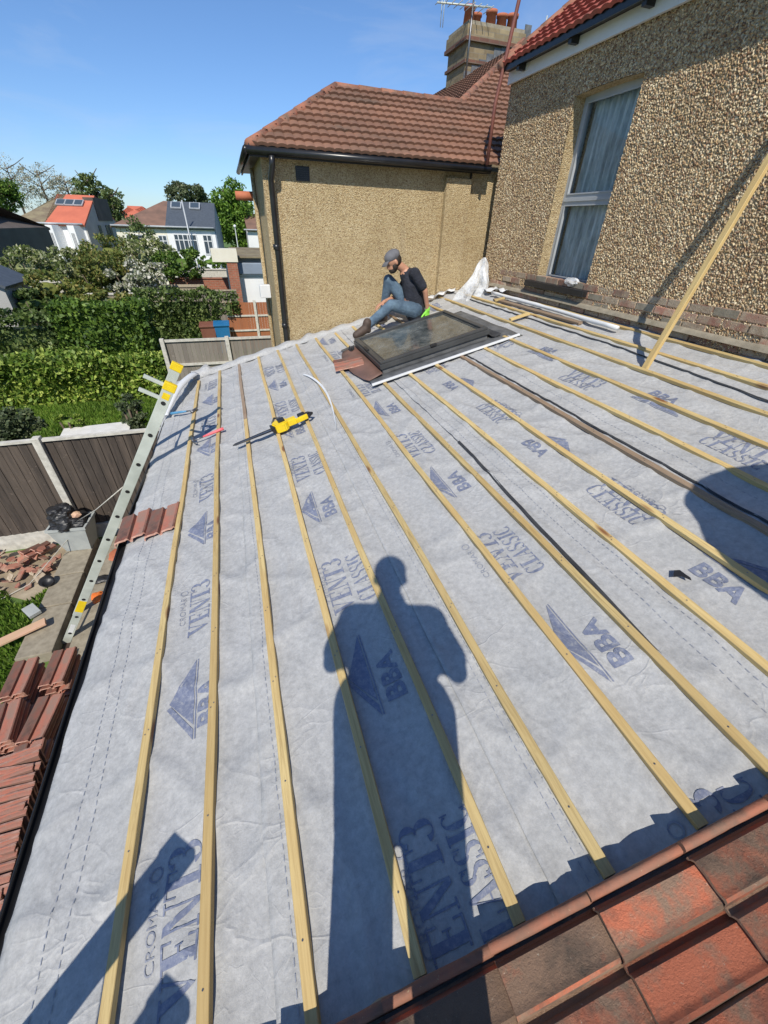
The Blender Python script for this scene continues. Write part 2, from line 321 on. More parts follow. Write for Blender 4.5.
    M['brownpanel'] = simple('brown_flashing', (.20, .11, .085), (.14, .08, .06), 6, .6, bmp=.2)
    M['dirtyglass_tbl'] = simple('white_slab', (.75, .73, .68), (.62, .6, .55), 5, .6)
    # glass
    m, nt, b = newmat('glass_pane'); b.inputs['Base Color'].default_value = (.9, .95, .95, 1); b.inputs['Roughness'].default_value = .02
    t = N(nt, 'ShaderNodeBsdfTransparent'); gl = N(nt, 'ShaderNodeBsdfGlossy', Roughness=.03); fr = N(nt, 'ShaderNodeFresnel', IOR=1.35); mx = N(nt, 'ShaderNodeMixShader')
    nt.links.new(fr.outputs[0], mx.inputs[0]); nt.links.new(t.outputs[0], mx.inputs[1]); nt.links.new(gl.outputs[0], mx.inputs[2]); nt.links.new(mx.outputs[0], nt.nodes['Material Output'].inputs[0]); M['glass'] = m
    m, nt, b = newmat('dusty_glass'); co = coords(nt); f = noisen(nt, co, 6, 7, .75)
    c = ramp(nt, f, [(.38, (.035, .045, .047)), (.78, (.22, .235, .225))]); nt.links.new(c, b.inputs['Base Color'])
    nt.links.new(ramp(nt, f, [(.35, .09), (.8, .40)]), b.inputs['Roughness']); b.inputs['Specular IOR Level'].default_value = .8; b.inputs['Coat Weight'].default_value = .35; b.inputs['Coat Roughness'].default_value = .04; M['dusty'] = m
    m, nt, b = newmat('far_glass'); b.inputs['Base Color'].default_value = (.06, .08, .10, 1); b.inputs['Roughness'].default_value = .12; M['farglass'] = m
    m, nt, b = newmat('net_curtain'); co = coords(nt, (1, 60, 1)); nt.links.new(ramp(nt, noisen(nt, coords(nt, (1, 9, 1.2)), 3, 4, .7), [(.35, (.34, .38, .39)), (.7, (.78, .82, .82))]), b.inputs['Base Color']); b.inputs['Roughness'].default_value = .9; M['net'] = m
    m, nt, b = newmat('clear_film'); b.inputs['Base Color'].default_value = (.80, .82, .84, 1); b.inputs['Roughness'].default_value = .25
    co = coords(nt); f = noisen(nt, co, 9, 6, .7)
    t = N(nt, 'ShaderNodeBsdfTransparent'); mx = N(nt, 'ShaderNodeMixShader'); nt.links.new(ramp(nt, f, [(.35, .25), (.65, .85)]), mx.inputs[0])
    nt.links.new(t.outputs[0], mx.inputs[1]); nt.links.new(b.outputs[0], mx.inputs[2]); nt.links.new(mx.outputs[0], nt.nodes['Material Output'].inputs[0]); M['film'] = m
mk()

# ------------------------------------------------------------------ camera, sun, sky
cam = bpy.data.cameras.new('camera'); co_ = bpy.data.objects.new('camera', cam); COL.objects.link(co_)
cam.sensor_fit = 'VERTICAL'; cam.sensor_height = 36.0; cam.sensor_width = 27.0; cam.lens = FPX/1024*36.0
cam.clip_start = .02; cam.clip_end = 3000
r_, u_, f_ = [Vector(v).normalized() for v in CAM]
co_.matrix_world = Matrix(((r_.x, u_.x, -f_.x, 0), (r_.y, u_.y, -f_.y, 0), (r_.z, u_.z, -f_.z, 0), (0, 0, 0, 1)))
scene.camera = co_
AZ, EL = R(20.8), R(46.0)
sd = Vector((math.sin(AZ)*math.cos(EL), math.cos(AZ)*math.cos(EL), -math.sin(EL)))
sun = bpy.data.lights.new('sun', 'SUN'); sun.energy = 4.9; sun.angle = R(.55); sun.color = (1, .94, .83)
so = bpy.data.objects.new('sun', sun); COL.objects.link(so); so.rotation_euler = sd.to_track_quat('-Z', 'Y').to_euler()
w = bpy.data.worlds.new('World'); scene.world = w; w.use_nodes = True; nt = w.node_tree
sky = nt.nodes.new('ShaderNodeTexSky'); sky.sky_type = 'NISHITA'; sky.sun_disc = False; sky.sun_elevation = EL; sky.sun_rotation = AZ+math.pi
sky.altitude = 0; sky.air_density = 1.0; sky.dust_density = .15; sky.ozone_density = 3.5
# thin streaks of cirrus over the clear sky
tc = nt.nodes.new('ShaderNodeTexCoord'); mp = nt.nodes.new('ShaderNodeMapping'); mp.inputs['Scale'].default_value = (1.2, 1.2, 5.5)
nt.links.new(tc.outputs['Generated'], mp.inputs[0])
cl = ramp(nt, noisen(nt, mp.outputs[0], 2.3, 7, .6, .5), [(.50, 0.0), (.85, .35)])
hs_ = N(nt, 'ShaderNodeHueSaturation'); hs_.inputs['Saturation'].default_value = 1.0; nt.links.new(sky.outputs[0], hs_.inputs['Color'])
sz = N(nt, 'ShaderNodeSeparateXYZ'); nt.links.new(tc.outputs['Generated'], sz.inputs[0]); hor = ramp(nt, sz.outputs[2], [(0.0, (.58, .74, .98)), (.10, (.62, .77, 1.0)), (.45, (.68, .84, 1.0))]); skc = mixc(nt, 1.0, hs_.outputs[0], hor, 'MULTIPLY')
cm = mixc(nt, cl, skc, (4.6, 5.2, 6.2))
bg = nt.nodes['Background']; bg.inputs[1].default_value = .135; nt.links.new(cm, bg.inputs[0])
vs = scene.view_settings; vs.view_transform = 'Standard'; vs.look = 'None'; vs.gamma = 1; vs.exposure = 0.0; vs.use_curve_mapping = False
scene.render.engine = 'CYCLES'

# ------------------------------------------------------------------ ground
def terr(x, y):
    z = GZ
    if y > 20: z -= 1.3*min(1, (y-20)/20)
    return z
def ground():
    xs = [-900, -300, -120, -60, -40, -30, -24, -18, -14, -10, -8, -6, -4, -2, 0, 2, 4, 8, 14, 24, 40, 80, 200, 900]
    ys = [-300, -60, -20, -8, -2, 2, 5, 7, 9, 11, 13, 15, 17, 20, 22, 24, 27, 30, 34, 40, 50, 70, 120, 300, 1500]
    vs = [(x, y, terr(x, y)) for y in ys for x in xs]; n = len(xs)
    fs = [(j*n+i, j*n+i+1, (j+1)*n+i+1, (j+1)*n+i) for j in range(len(ys)-1) for i in range(n-1)]
    tag(pyd('ground', vs, fs, M['lawn']), kind='structure')
    bm = BM(); bx(bm, -2.75, 3.3, -3, 6.42, GZ, GZ+.012); tag(obj('path', bm, M['shadedearth']), kind='structure')  # its dark colour stands in for shade on the path
    # patch of bare dusty earth by the fence
    bm = BM(); pts = [(-2.76, 5.25), (-3.3, 5.1), (-3.7, 5.35), (-4.3, 5.15), (-5.0, 5.5), (-6.5, 5.3), (-6.5, 6.42), (-2.76, 6.42)]
    prism(bm, pts, GZ-.05, GZ+.008); tag(obj('bare_earth', bm, M['earth']), kind='structure')
ground()
def leafmesh(name, P, size, mat, parent=None, stretch=1.6, updir=None):
    n = len(P); a = rng.normal(size=(n, 3)); a /= np.linalg.norm(a, axis=1)[:, None]
    if updir is not None: a = np.array(updir)[None, :] + a*.35; a /= np.linalg.norm(a, axis=1)[:, None]
    b = rng.normal(size=(n, 3)); b -= a*(a*b).sum(1)[:, None]; b /= np.linalg.norm(b, axis=1)[:, None]
    s = size*(.6+.8*rng.random((n, 1)))
    a = a*s*stretch*.5; b = b*s*.5
    V = np.stack([P-a, P+b*.9, P+a, P-b*.9], 1).reshape(-1, 3)
    me = bpy.data.meshes.new(name); me.vertices.add(4*n); me.vertices.foreach_set('co', V.ravel())
    me.loops.add(4*n); me.loops.foreach_set('vertex_index', np.arange(4*n)); me.polygons.add(n)
    me.polygons.foreach_set('loop_start', np.arange(0, 4*n, 4)); me.polygons.foreach_set('loop_total', np.full(n, 4)); me.update(); me.validate()
    return link(name, me, mat, parent)
def ell(c, r, n, shell=.55):
    d = rng.normal(size=(n, 3)); d /= np.linalg.norm(d, axis=1)[:, None]; q = shell+(1-shell)*rng.random((n, 1))**.6
    return np.array(c)[None, :]+d*q*np.array(r)[None, :]
def clumps(c, r, k, n, cr=.35, shell=.6, zmin=None):
    """k leaf clumps spread through an ellipsoid"""
    cs = ell(c, r, k, shell); out = []
    for q in cs:
        s = cr*(.6+.8*random.random())*min(r); out.append(ell(q, (s, s, s*.75), max(4, int(n/k*(.6+.8*random.random()))), .3))
    P = np.vstack(out)
    if zmin is not None: P = P[P[:, 2] > zmin]
    return P
def hull(name, c, r, mat, parent, k=.72):
    bm = BM(); bmesh.ops.create_icosphere(bm, subdivisions=3, radius=1)
    for v in bm.verts:
        f = k*(1+.25*noise.noise(v.co*2.3+Vector(c))); v.co = Vector((c[0]+v.co.x*r[0]*f, c[1]+v.co.y*r[1]*f, c[2]+v.co.z*r[2]*f))
    return obj(name, bm, mat, parent)
def bush(name, label, cat, c, r, mat, n=2500, k=30, size=.09, cr=.35, core=True, stems=True, group=None, zmin=None):
    g = terr(c[0], c[1]); e = empty(name, (c[0], c[1], g)); tag(e, label, cat, group)
    P = clumps((0, 0, c[2]-g), r, k, n, cr, zmin=.02)
    f = leafmesh('foliage', P, size, M[mat], e)
    if core: 
        hb = hull('light_block_core', (0, 0, c[2]-g), r, M[mat], e, .42); hb['label'] = 'solid core added inside the shrub to block light'  # solid hull put inside the leaves to stop light passing
    if stems:
        bm = BM()
        for q in range(4): a = q*1.6; tube(bm, [(0.05*math.cos(a), .05*math.sin(a), 0), (r[0]*.3*math.cos(a), r[1]*.3*math.sin(a), (c[2]-g)*.6), (r[0]*.6*math.cos(a), r[1]*.6*math.sin(a), c[2]-g+r[2]*.3)], [.05, .035, .015], 6)
        obj('stem', bm, M['bark'], e)
    return e
def tree(name, label, x, y, z0, H, cz, r, mat, n, k, size, cr=.3, trunk_r=.22, cone=False, group=None, limbs=9):
    e = empty(name, (x, y, z0)); tag(e, label, 'tree', group)
    P = clumps((0, 0, cz), r, k, n, cr, .35); leafmesh('crown', P, size, M[mat], e)
    bm = BM(); tube(bm, [(0, 0, -.2), (.1, 0, cz*.5), (-.05, .1, cz), (0, 0, cz+r[2]*.7)], [trunk_r, trunk_r*.75, trunk_r*.45, .04], 8)
    for i in range(limbs):
        a = i*2.4; z = cz-r[2]*.6+i*(r[2]*1.2/limbs); q = .75
        tube(bm, [(0, 0, z), (r[0]*q*.5*math.cos(a), r[1]*q*.5*math.sin(a), z+r[2]*.2), (r[0]*q*math.cos(a), r[1]*q*math.sin(a), z+r[2]*.45)], [trunk_r*.35, trunk_r*.2, .03], 5)
    obj('trunk', bm, M['bark'], e); return e

# ------------------------------------------------------------------ the felted roof
U = [-1.073, -0.788, -0.504, -0.213, 0.076, 0.362, 0.664, 0.953, 1.238, 1.538, 1.824, 2.099, 2.406, 2.696, 2.992, 3.255]
YF = 6.42
def far_y(u): return 6.43 if u > .6 else (6.5 if u > 0 else 6.35)
def hm(u, y):
    """height of the laid membrane: slack between battens, creases, sag at the eaves"""
    d = min(abs(u-b) for b in U)
    h = -.010*min(1, d/.1)
    h += .010*noise.noise(Vector((u*2.2, y*.9, 3.1))) + .006*noise.noise(Vector((u*1.2+y*1.4, y*3.1-u*2, 1.7)))
    h += .005*noise.noise(Vector((u*8, y*5, 8.0)))
    c = abs(noise.noise(Vector((u*3.1+y*.6, y*1.6, 5.0)))); h += .012*max(0, 1-c*8)
    c = abs(noise.noise(Vector((u*1.6-y*1.1, y*2.3+u, 9.0)))); h += .009*max(0, 1-c*7)
    if u < -1.1:
        k = min(1, (-1.1-u)/.35); h += k*.034*noise.noise(Vector((u*1.4, y*2.0, 12.0))) - .012*k*k - .45*max(0, -1.44-u)
    if y > 5.9: h += (y-5.9)*.10*(.5+.5*noise.noise(Vector((u*5, y*4, 2.0))))
    return h*.9
STRIPS = [(-1.50, -.42), (-.605, .36), (.20, 1.13), (1.0, 2.02), (1.885, 3.04), (2.92, 3.615)]
def strip_edge(i, y):
    u0 = STRIPS[i][0]
    if i == 3: return .955 + .10*max(0, min(1, (y-.2)/2.2)) + .005*noise.noise(Vector((y*1.6, 4, 1)))
    if i == 4: return u0 + .005*noise.noise(Vector((y*1.4, 7, 1)))
    if i == 5: return 2.83 + .09*max(0, min(1, (y-1)/2)) + .004*noise.noise(Vector((y*1.4, 9, 1)))
    return u0 + .014*noise.noise(Vector((y*1.3, i, 1)))
def lift(i, u, y):
    e = strip_edge(i, y); return 2.0*.0015*i + .008*math.exp(-max(0, u-e)/.03)*(1+.8*noise.noise(Vector((y*3, i, 3))))
# glyphs of a fat-faced serif, unit height
def arc(cx, cy, rx, ry, a0, a1, t, n=16):
    """thick-thin bowl: returns quads"""
    q = []
    def pt(a, o):
        k = t*(.25+.75*abs(math.cos(a))**1.3); return (cx+(rx-(k if o else 0))*math.cos(a), cy+(ry-(k*.6 if o else 0))*math.sin(a))
    for i in range(n):
        a, b = [R(a0+(a1-a0)*j/n) for j in (i, i+1)]; q.append([pt(a, 0), pt(b, 0), pt(b, 1), pt(a, 1)])
    return q
def rc(x0, y0, x1, y1): return [(x0, y0), (x1, y0), (x1, y1), (x0, y1)]
G = {
 'V': (.86, [[(.08, 1), (.33, 1), (.52, .18), (.44, 0)], [(.44, 0), (.52, .18), (.74, 1), (.66, 1)], rc(0, .94, .42, 1), rc(.56, .94, .84, 1)]),
 'E': (.74, [rc(.1, 0, .33, 1), rc(0, .0, .66, .06), rc(0, .94, .66, 1), rc(.33, .47, .5, .53), rc(.60, .06, .66, .27), rc(.60, .73, .66, .94), rc(.47, .38, .51, .62)]),
 'N': (.88, [rc(.10, 0, .16, 1), rc(.66, 0, .72, 1), [(.06, 1), (.30, 1), (.72, 0), (.56, 0)], rc(0, 0, .26, .06), rc(.56, .94, .82, 1)]),
 'T': (.78, [rc(.25, 0, .48, 1), rc(0, .94, .74, 1), rc(.14, 0, .6, .06), rc(0, .7, .05, .94), rc(.69, .7, .74, .94)]),
 '3': (.66, arc(.26, .74, .30, .26, -90, 160, .2)+arc(.26, .27, .34, .29, -160, 90, .22)),
 'C': (.80, arc(.40, .5, .38, .5, 50, 310, .24)+[rc(.62, .72, .68, 1), rc(.62, 0, .68, .25)]),
 'L': (.72, [rc(.1, 0, .33, 1), rc(0, 0, .64, .06), rc(0, .94, .44, 1), rc(.58, .06, .64, .32)]),
 'A': (.86, [[(.42, 1), (.50, 1), (.76, 0), (.52, 0), (.38, .82)], [(.38, .98), (.42, 1), (.16, 0), (.10, 0)], rc(.2, .27, .58, .33), rc(0, 0, .26, .06), rc(.42, 0, .84, .06)]),
 'S': (.66, arc(.30, .74, .27, .26, 30, 250, .17)+arc(.30, .27, .29, .27, -150, 70, .19)+[[(.14, .62), (.06, .74), (.50, .44), (.52, .25)]]+[rc(.5, .72, .55, 1), rc(.02, 0, .07, .3)]),
 'I': (.46, [rc(.1, 0, .33, 1), rc(0, 0, .43, .06), rc(0, .94, .43, 1)]),
}
def word(txt, L, Hh, x0, y0):
    W = sum(G[c][0] for c in txt); out = []; x = 0
    for c in txt:
        for k, p in enumerate(G[c][1]): out.append([(x0+(x+a)/W*L, y0+b*Hh) for a, b in p])
        x += G[c][0]
    return out
_fonts = {}
def sans(txt, L, Hh, x0, y0, bold=.0):
    key = (txt, bold)
    if key not in _fonts:
        cu = bpy.data.curves.new('t', 'FONT'); cu.body = txt; cu.size = 1; cu.offset = bold; cu.resolution_u = 3
        o = bpy.data.objects.new('t', cu); COL.objects.link(o); dg = bpy.context.evaluated_depsgraph_get()
        me = bpy.data.meshes.new_from_object(o.evaluated_get(dg)); V = [v.co.copy() for v in me.vertices]; F = [list(p.vertices) for p in me.polygons]
        bpy.data.objects.remove(o); x = [v.x for v in V]; y = [v.y for v in V]
        _fonts[key] = ([((v.x-min(x))/(max(x)-min(x)), (v.y-min(y))/(max(y)-min(y))) for v in V], F)
    V, F = _fonts[key]
    return [[(x0+V[i][0]*L, y0+V[i][1]*Hh) for i in f] for f in F]
def print_mesh(i, polys, name, mat, parent):
    """polys: list of (list of (u,y)); laid on the membrane"""
    bm = BM()
    for k, p in enumerate(polys):
        try: f = bm.faces.new([bm.verts.new((a, b, 0)) for a, b in p])
        except ValueError: continue
        for v in f.verts: v.co.z = .00025*(k % 4)
    us = [v.co.x for v in bm.verts]; ys = [v.co.y for v in bm.verts]
    u = math.floor(min(us)/.03)*.03
    while u < max(us):
        bmesh.ops.bisect_plane(bm, geom=bm.verts[:]+bm.edges[:]+bm.faces[:], plane_co=(u, 0, 0), plane_no=(1, 0, 0)); u += .03
    y = math.floor(min(ys)/.04)*.04
    while y < max(ys):
        bmesh.ops.bisect_plane(bm, geom=bm.verts[:]+bm.edges[:]+bm.faces[:], plane_co=(0, y, 0), plane_no=(0, 1, 0)); y += .04
    for v in bm.verts: v.co.z += hm(v.co.x, v.co.y)+lift(i, v.co.x, v.co.y)+.0022
    return obj(name, bm, mat, parent, recalc=False)
STRIP_LAB = ['lowest strip of grey membrane, along the black gutter, fold lines down its middle', 'strip of grey membrane under the chainsaw body, second up from the gutter',
 'strip of grey membrane reaching the left corner of the roof window, third from gutter', 'strip of grey membrane with a black edge running right of the standing shadow',
 'strip of grey membrane between the roof window and the foot of the leaning timber', 'topmost strip of grey membrane, tucked against the brick foot of the house wall']
# text centre lines: (strip, u of the upper line, sense)
PR = [(0, dict(cro=-.985, ven=-.885, cla=-.795, tri=(-1.01, -.885), bba=-.825), 1, 1.775), (1, dict(cro=-.185, ven=-.113, cla=.015, tri=(-.20, -.10), bba=-.018), 1, 1.54),
      (2, dict(cro=.60, ven=.713, cla=.83, tri=(.66, .75), bba=.84), 1, 1.30), (3, dict(cro=1.615, ven=1.545, cla=1.435, tri=(1.66, 1.53), bba=1.44), -1, 1.325),
      (4, dict(cro=2.40, ven=2.33, cla=2.23, tri=(2.47, 2.36), bba=2.50), -1, 1.345), (5, dict(cro=3.55, ven=3.5, cla=3.36, tri=(3.54, 3.46), bba=3.42), -1, 1.40)]
def membrane():
    for i, (u0, u1) in enumerate(STRIPS):
        du = .02; nu = int((u1-u0)/du)+1; y0, y1 = .055, YF+.02; ny = int((y1-y0)/.025)
        vs = []; 
        for j in range(ny+1):
            y = y0+(y1-y0)*j/ny; e0 = strip_edge(i, y)
            for k in range(nu+1):
                u = e0+(u1-e0)*k/nu; yy = y if u > -.1 else y-(max(0, y-5.9))*.12
                vs.append((u, yy, hm(u, yy)+lift(i, u, yy)))
        fs = [(j*(nu+1)+k, j*(nu+1)+k+1, (j+1)*(nu+1)+k+1, (j+1)*(nu+1)+k) for j in range(ny) for k in range(nu)]
        o = pyd('membrane_strip', vs, fs, M['memb'], None, True); o.matrix_world = RF
        sm = o.modifiers.new('t', 'SOLIDIFY'); sm.thickness = .002; sm.offset = -1
        tag(o, STRIP_LAB[i], 'membrane', 'strips of grey roofing membrane')
        # printing
        polys = []; fine = []
        _, q, sgn, y0v = PR[i]
        def place(loc, yc, uc, ps):    # local (x along text, y up) -> (u,y)
            r = []
            for p in ps:
                pp = [((uc-b), yc+a) if sgn > 0 else ((uc+b), yc-a) for a, b in p]
                r.append(pp)
            return r
        for k in range(-2, 5):
            yc = y0v+1.32*k
            if -.2 < yc < 6.2:
                polys += place(0, yc, q['ven']+(.055 if sgn > 0 else -.055), word('VENT3', .40, .115, -.20, 0))
                if i: polys += place(0, yc, q['cla']+(.05 if sgn > 0 else -.035), word('CLASSIC', .37, .095, -.185, 0))
                fine += place(0, yc, q['cro']+.02*sgn, sans('CROMAR', .20, .03, -.10, 0))
                fine += place(0, yc+.0, q['cro']+.02*sgn, [[(.14+.022*math.cos(a), .016+.022*math.sin(a)), (.14+.022*math.cos(a+.52), .016+.022*math.sin(a+.52)), (.14+.016*math.cos(a+.52), .016+.016*math.sin(a+.52)), (.14+.016*math.cos(a), .016+.016*math.sin(a))] for a in [x*.5236 for x in range(12)]])
            yb = yc-.56 if sgn > 0 else yc+.66
            if -.1 < yb < 6.2:
                a, b = q['tri']; s_ = 1 if b > a else -1; hh = abs(b-a)
                # triangle, apex up the text: local x along, y up from base
                T = [[(-.20, 0), (-.155, 0), (-.01, hh*.86), (-.02, hh)], [(-.135, 0), (.20, 0), (.005, hh*.93)]]
                for sN in range(1): T.append([(-.20, -.012), (.20, -.012), (.20, -.006), (-.20, -.006)])
                polys += place(0, yb, b, T)
                polys += place(0, yb-.1*sgn*0, q['bba']+(.045 if sgn > 0 else -.045), sans('BBA', .22, .088, -.16, 0, .035))
        cut = [p for p in polys if min(y for _, y in p) > .07 and max(y for _, y in p) < 6.35 and all(strip_edge(i, 1) - .0 < u < u1+.2 for u, _ in p)]
        cut2 = [p for p in fine if min(y for _, y in p) > .07 and max(y for _, y in p) < 6.35]
        lo = print_mesh(i, cut, 'printed_lettering', M['ink'], o); l2 = print_mesh(i, cut2, 'small_print', M['ink2'], o)
        # dashed lap lines
        dl = {0: (-1.335, -1.265), 1: (-.545,), 2: (.305, .335), 3: (1.11, 1.19), 4: (2.0,), 5: (3.02,)}[i]; ds = []
        for uu in dl:
            y = .08
            while y < 6.2:
                w_ = .0016; a = uu+.012*noise.noise(Vector((y*.7, uu*9, 2))); ds.append([(a-w_, y), (a+w_, y), (a+w_, y+.017), (a-w_, y+.017)]); y += .030
        print_mesh(i, ds, 'dashed_line', M['ink2'], o)
        if i in (3, 4, 5):
            bm = BM(); prev = None; y = .07; w_ = {3: .008, 4: .0045, 5: .004}[i]
            yend = {3: 2.45, 4: 3.95, 5: 5.9}[i]
            while y < yend:
                e0 = strip_edge(i, y); wv = .002*(1+noise.noise(Vector((y*3.5, i, 2)))); z = hm(e0, y)*.5
                c = [bm.verts.new((e0-w_+a*2*w_*.98, y, z+.003*i+.005+hz+wv*.6)) for a, hz in ((0, -.002), (.5, .004), (1, .005))]
                if prev: 
                    for k in range(2): bm.faces.new((prev[k], prev[k+1], c[k+1], c[k]))
                prev = c; y += .04
            t = obj('edge_tape', bm, M['blackfelt'], o, True); t['label'] = 'black adhesive edge lifting from the membrane'
membrane()
# roof deck (sarking boards and rafters, a solid body under the membrane)
def deck():
    bm = BM(); M4 = RF
    vs = [(-1.43, -3.5), (3.62, -3.5), (3.62, 6.44), (-1.33, 6.30)]
    lo = [bm.verts.new(M4 @ Vector((a, b, -.18))) for a, b in vs]; hi = [bm.verts.new(M4 @ Vector((a, b, -.10))) for a, b in vs]
    for k in range(4): bm.faces.new((lo[k], lo[(k+1) % 4], hi[(k+1) % 4], hi[k]))
    bm.faces.new(hi); bm.faces.new(lo[::-1])
    e = empty('extension_building', (0, 0, GZ)); tag(e, 'single storey rear extension carrying the half finished roof', 'building')
    d = obj('roof_deck', bm, M['oldpine']); d.parent = e; d.matrix_parent_inverse = e.matrix_world.inverted(); 
    d.location = (0, 0, 0); d.matrix_parent_inverse = Matrix.Translation((0, 0, -GZ))
    bm = BM(); x0 = RP(-1.40, 0).x; zt = RP(-1.36, 0, -.20).z
    bx(bm, x0, x0+.22, -3.4, 6.28, GZ, zt); bx(bm, x0+.22, 3.6, 6.08, 6.28, GZ, zt); wl = obj('wall', bm, M['brick_stock'], e); wl.matrix_parent_inverse = Matrix.Translation((0, 0, -GZ))
deck()
def gutter():
    e = empty('eaves_gutter'); tag(e, 'long black plastic gutter along the low edge of the roof', 'gutter')
    bm = BM(); ys = [-1.0, 1, 2, 3, 4, 5, 6.2]; pr = None
    for y in ys:
        du = (.02 if y > 3 else 0) + (.10*(y-3)/3.2 if y > 3 else 0)
        c = RP(-1.508+du*.95, y, -.030); ring = []
        for k in range(9):
            a = math.pi + k*math.pi/8; ring.append(bm.verts.new((c.x+.038*math.cos(a), c.y, c.z+.04*math.sin(a))))
        ring.append(bm.verts.new((c.x+.036, c.y, c.z-.002))); 
        for k in range(7, -1, -1):
            a = math.pi + k*math.pi/8; ring.append(bm.verts.new((c.x+.033*math.cos(a), c.y, c.z+.035*math.sin(a))))
        if pr:
            for k in range(len(ring)): bm.faces.new((pr[k], pr[(k+1) % len(ring)], ring[(k+1) % len(ring)], ring[k]))
        pr = ring
    obj('channel', bm, M['gutter'], e, True)
    bm = BM(); pr = None
    for j in range(90):
        y = -.9+j*.08; du = (.10*(y-3)/3.2 if y > 3 else 0)
        a = RP(-1.495+du, y, -.055); b = RP(-1.475+du+.004*noise.noise(Vector((y*3, 1, 1))), y, -.045); c = RP(-1.43+du, y, -.05)
        q = [bm.verts.new(v) for v in (a, b, c)]
        if pr:
            for k in range(2): bm.faces.new((pr[k], pr[k+1], q[k+1], q[k]))
        pr = q
    o = obj('eaves_felt', bm, M['blackfelt'], e); s_ = o.modifiers.new('s', 'SOLIDIFY'); s_.thickness = .003
    bm = BM()
    for y in (.55, 1.95, 3.4, 4.9):
        c = RP(-1.49+(.10*(y-3)/3.2 if y > 3 else 0), y, -.04); bx(bm, c.x-.08, c.x+.05, y-.02, y+.02, c.z-.07, c.z-.055)
    obj('bracket', bm, M['gutter'], e)
gutter()

BLAB = {0: 'pine batten nearest the gutter, left of a line of blue printed logos', 1: 'pine batten second from the gutter, the pink hammer beside its far half', 2: 'pine batten with a dark weathered far half, crossed by the thin bar of the chainsaw',
 3: 'pine batten passing under the yellow body of the chainsaw', 4: 'pine batten running down the middle of the standing shadow', 5: 'pine batten just right of the head of the standing shadow',
 6: 'pine batten sixth tenth of a metre short of the roof window, under the broken tile', 7: 'pine batten meeting the left corner of the roof window', 8: 'pine batten with a black membrane edge along its lower part, ending at the roof window',
 9: 'pale pine batten whose near end passes the small black scrap', 10: 'old dark brown batten ending at the middle of the roof window', 11: 'pine batten just above the old dark brown one',
 12: 'pine batten ending at the right corner of the roof window', 13: 'pine batten on which the leaning timber stands', 14: 'pine batten second from the house wall', 15: 'pine batten nearest the brick foot of the house wall'}
BLAB[6] = 'pine batten under the broken tile by the roof window'
def batten_mesh(y0, y1, w=.035, t=.024, seed=0, bow=.006):
    bm = BM(); n = max(2, int((y1-y0)/.12)); pr = None
    for j in range(n+1):
        y = y0+(y1-y0)*j/n; dx = bow*noise.noise(Vector((seed*3.3, y*.8, 1)))*2; dz = .004*noise.noise(Vector((seed*5.1, y*.9, 4)))
        q = [bm.verts.new((dx+a, y, dz+b)) for a, b in ((-w/2, 0), (w/2, 0), (w/2, t-.002), (w/2-.002, t), (-w/2+.002, t), (-w/2, t-.002))]
        if pr:
            for k in range(6): bm.faces.new((pr[k], pr[(k+1) % 6], q[(k+1) % 6], q[k]))
        else: bm.faces.new(q[::-1])
        pr = q
    bm.faces.new(pr)
    y = y0+.17
    while y < y1-.1 and y1-y0 > .6:
        dx = bow*noise.noise(Vector((seed*3.3, y*.8, 1)))*2; dz = .004*noise.noise(Vector((seed*5.1, y*.9, 4)))
        for q in (-.005, .008) if int(y*10) % 2 else (.0,): bmesh.ops.create_circle(bm, cap_ends=True, segments=8, radius=.0032, matrix=Matrix.Translation((dx+q, y+q*1.3, dz+t+.0009)))
        y += .42
    for f in bm.faces:
        if len(f.verts) == 8: f.material_index = 1
    return bm
for k, u in enumerate(U):
    far = {0: 6.02, 1: 6.2, 2: 6.22}.get(k, 6.33 if k < 5 else 6.38); near = .10
    if k in (15,): near = 1.2
    segs = [(near, far)]
    if 7 <= k <= 11: segs = [(near, 3.91), (5.42, 6.38 if k > 9 else 6.45)]
    if k == 12: segs = [(near, 4.05), (5.42, 6.35)]
    for si, (a, b) in enumerate(segs):
        e = batten_mesh(a, b, seed=k*2+si); mat = M['oldpine'] if (k == 10) else M['pine']
        if k == 2 and si == 0:
            e.free(); e = batten_mesh(a, 4.15, seed=4)
        o = obj('roof_batten', e, [mat, M['steel']]); onroof(o, u, 0, .004+.0025*min(5, (k//3)))
        lab = BLAB[k] if si == 0 else 'short batten end behind the roof window, ' + {7: 'below the boots of the seated worker', 8: 'beside the forward hand of the seated worker', 9: 'under the bent legs of the seated worker', 10: 'dark and old, beneath the seated worker', 11: 'next to the green glove', 12: 'right of the green glove'}[k]
        if k == 10 and si: o.data.materials[0] = M['oldpine']
        tag(o, lab, 'batten', 'battens across the grey membrane')
        if k in (2,):
            o2 = obj('weathered_end', batten_mesh(4.15, far, seed=4), [M['oldpine'], M['steel']], o); o2['label'] = 'dark weathered half of the batten'

# small timber blocks between the upper battens
for (u, y, l, rz, lab) in ((2.84, 4.42, .25, R(90), 'short pale timber block bridging two battens right of the roof window'), (3.10, 5.28, .16, R(80), 'short pale timber block near the clear plastic sheet')):
    o = obj('timber_block', batten_mesh(-l/2, l/2, .05, .022, 3, 0), M['pine']); onroof(o, u, y, .038, rz); tag(o, lab, 'timber')

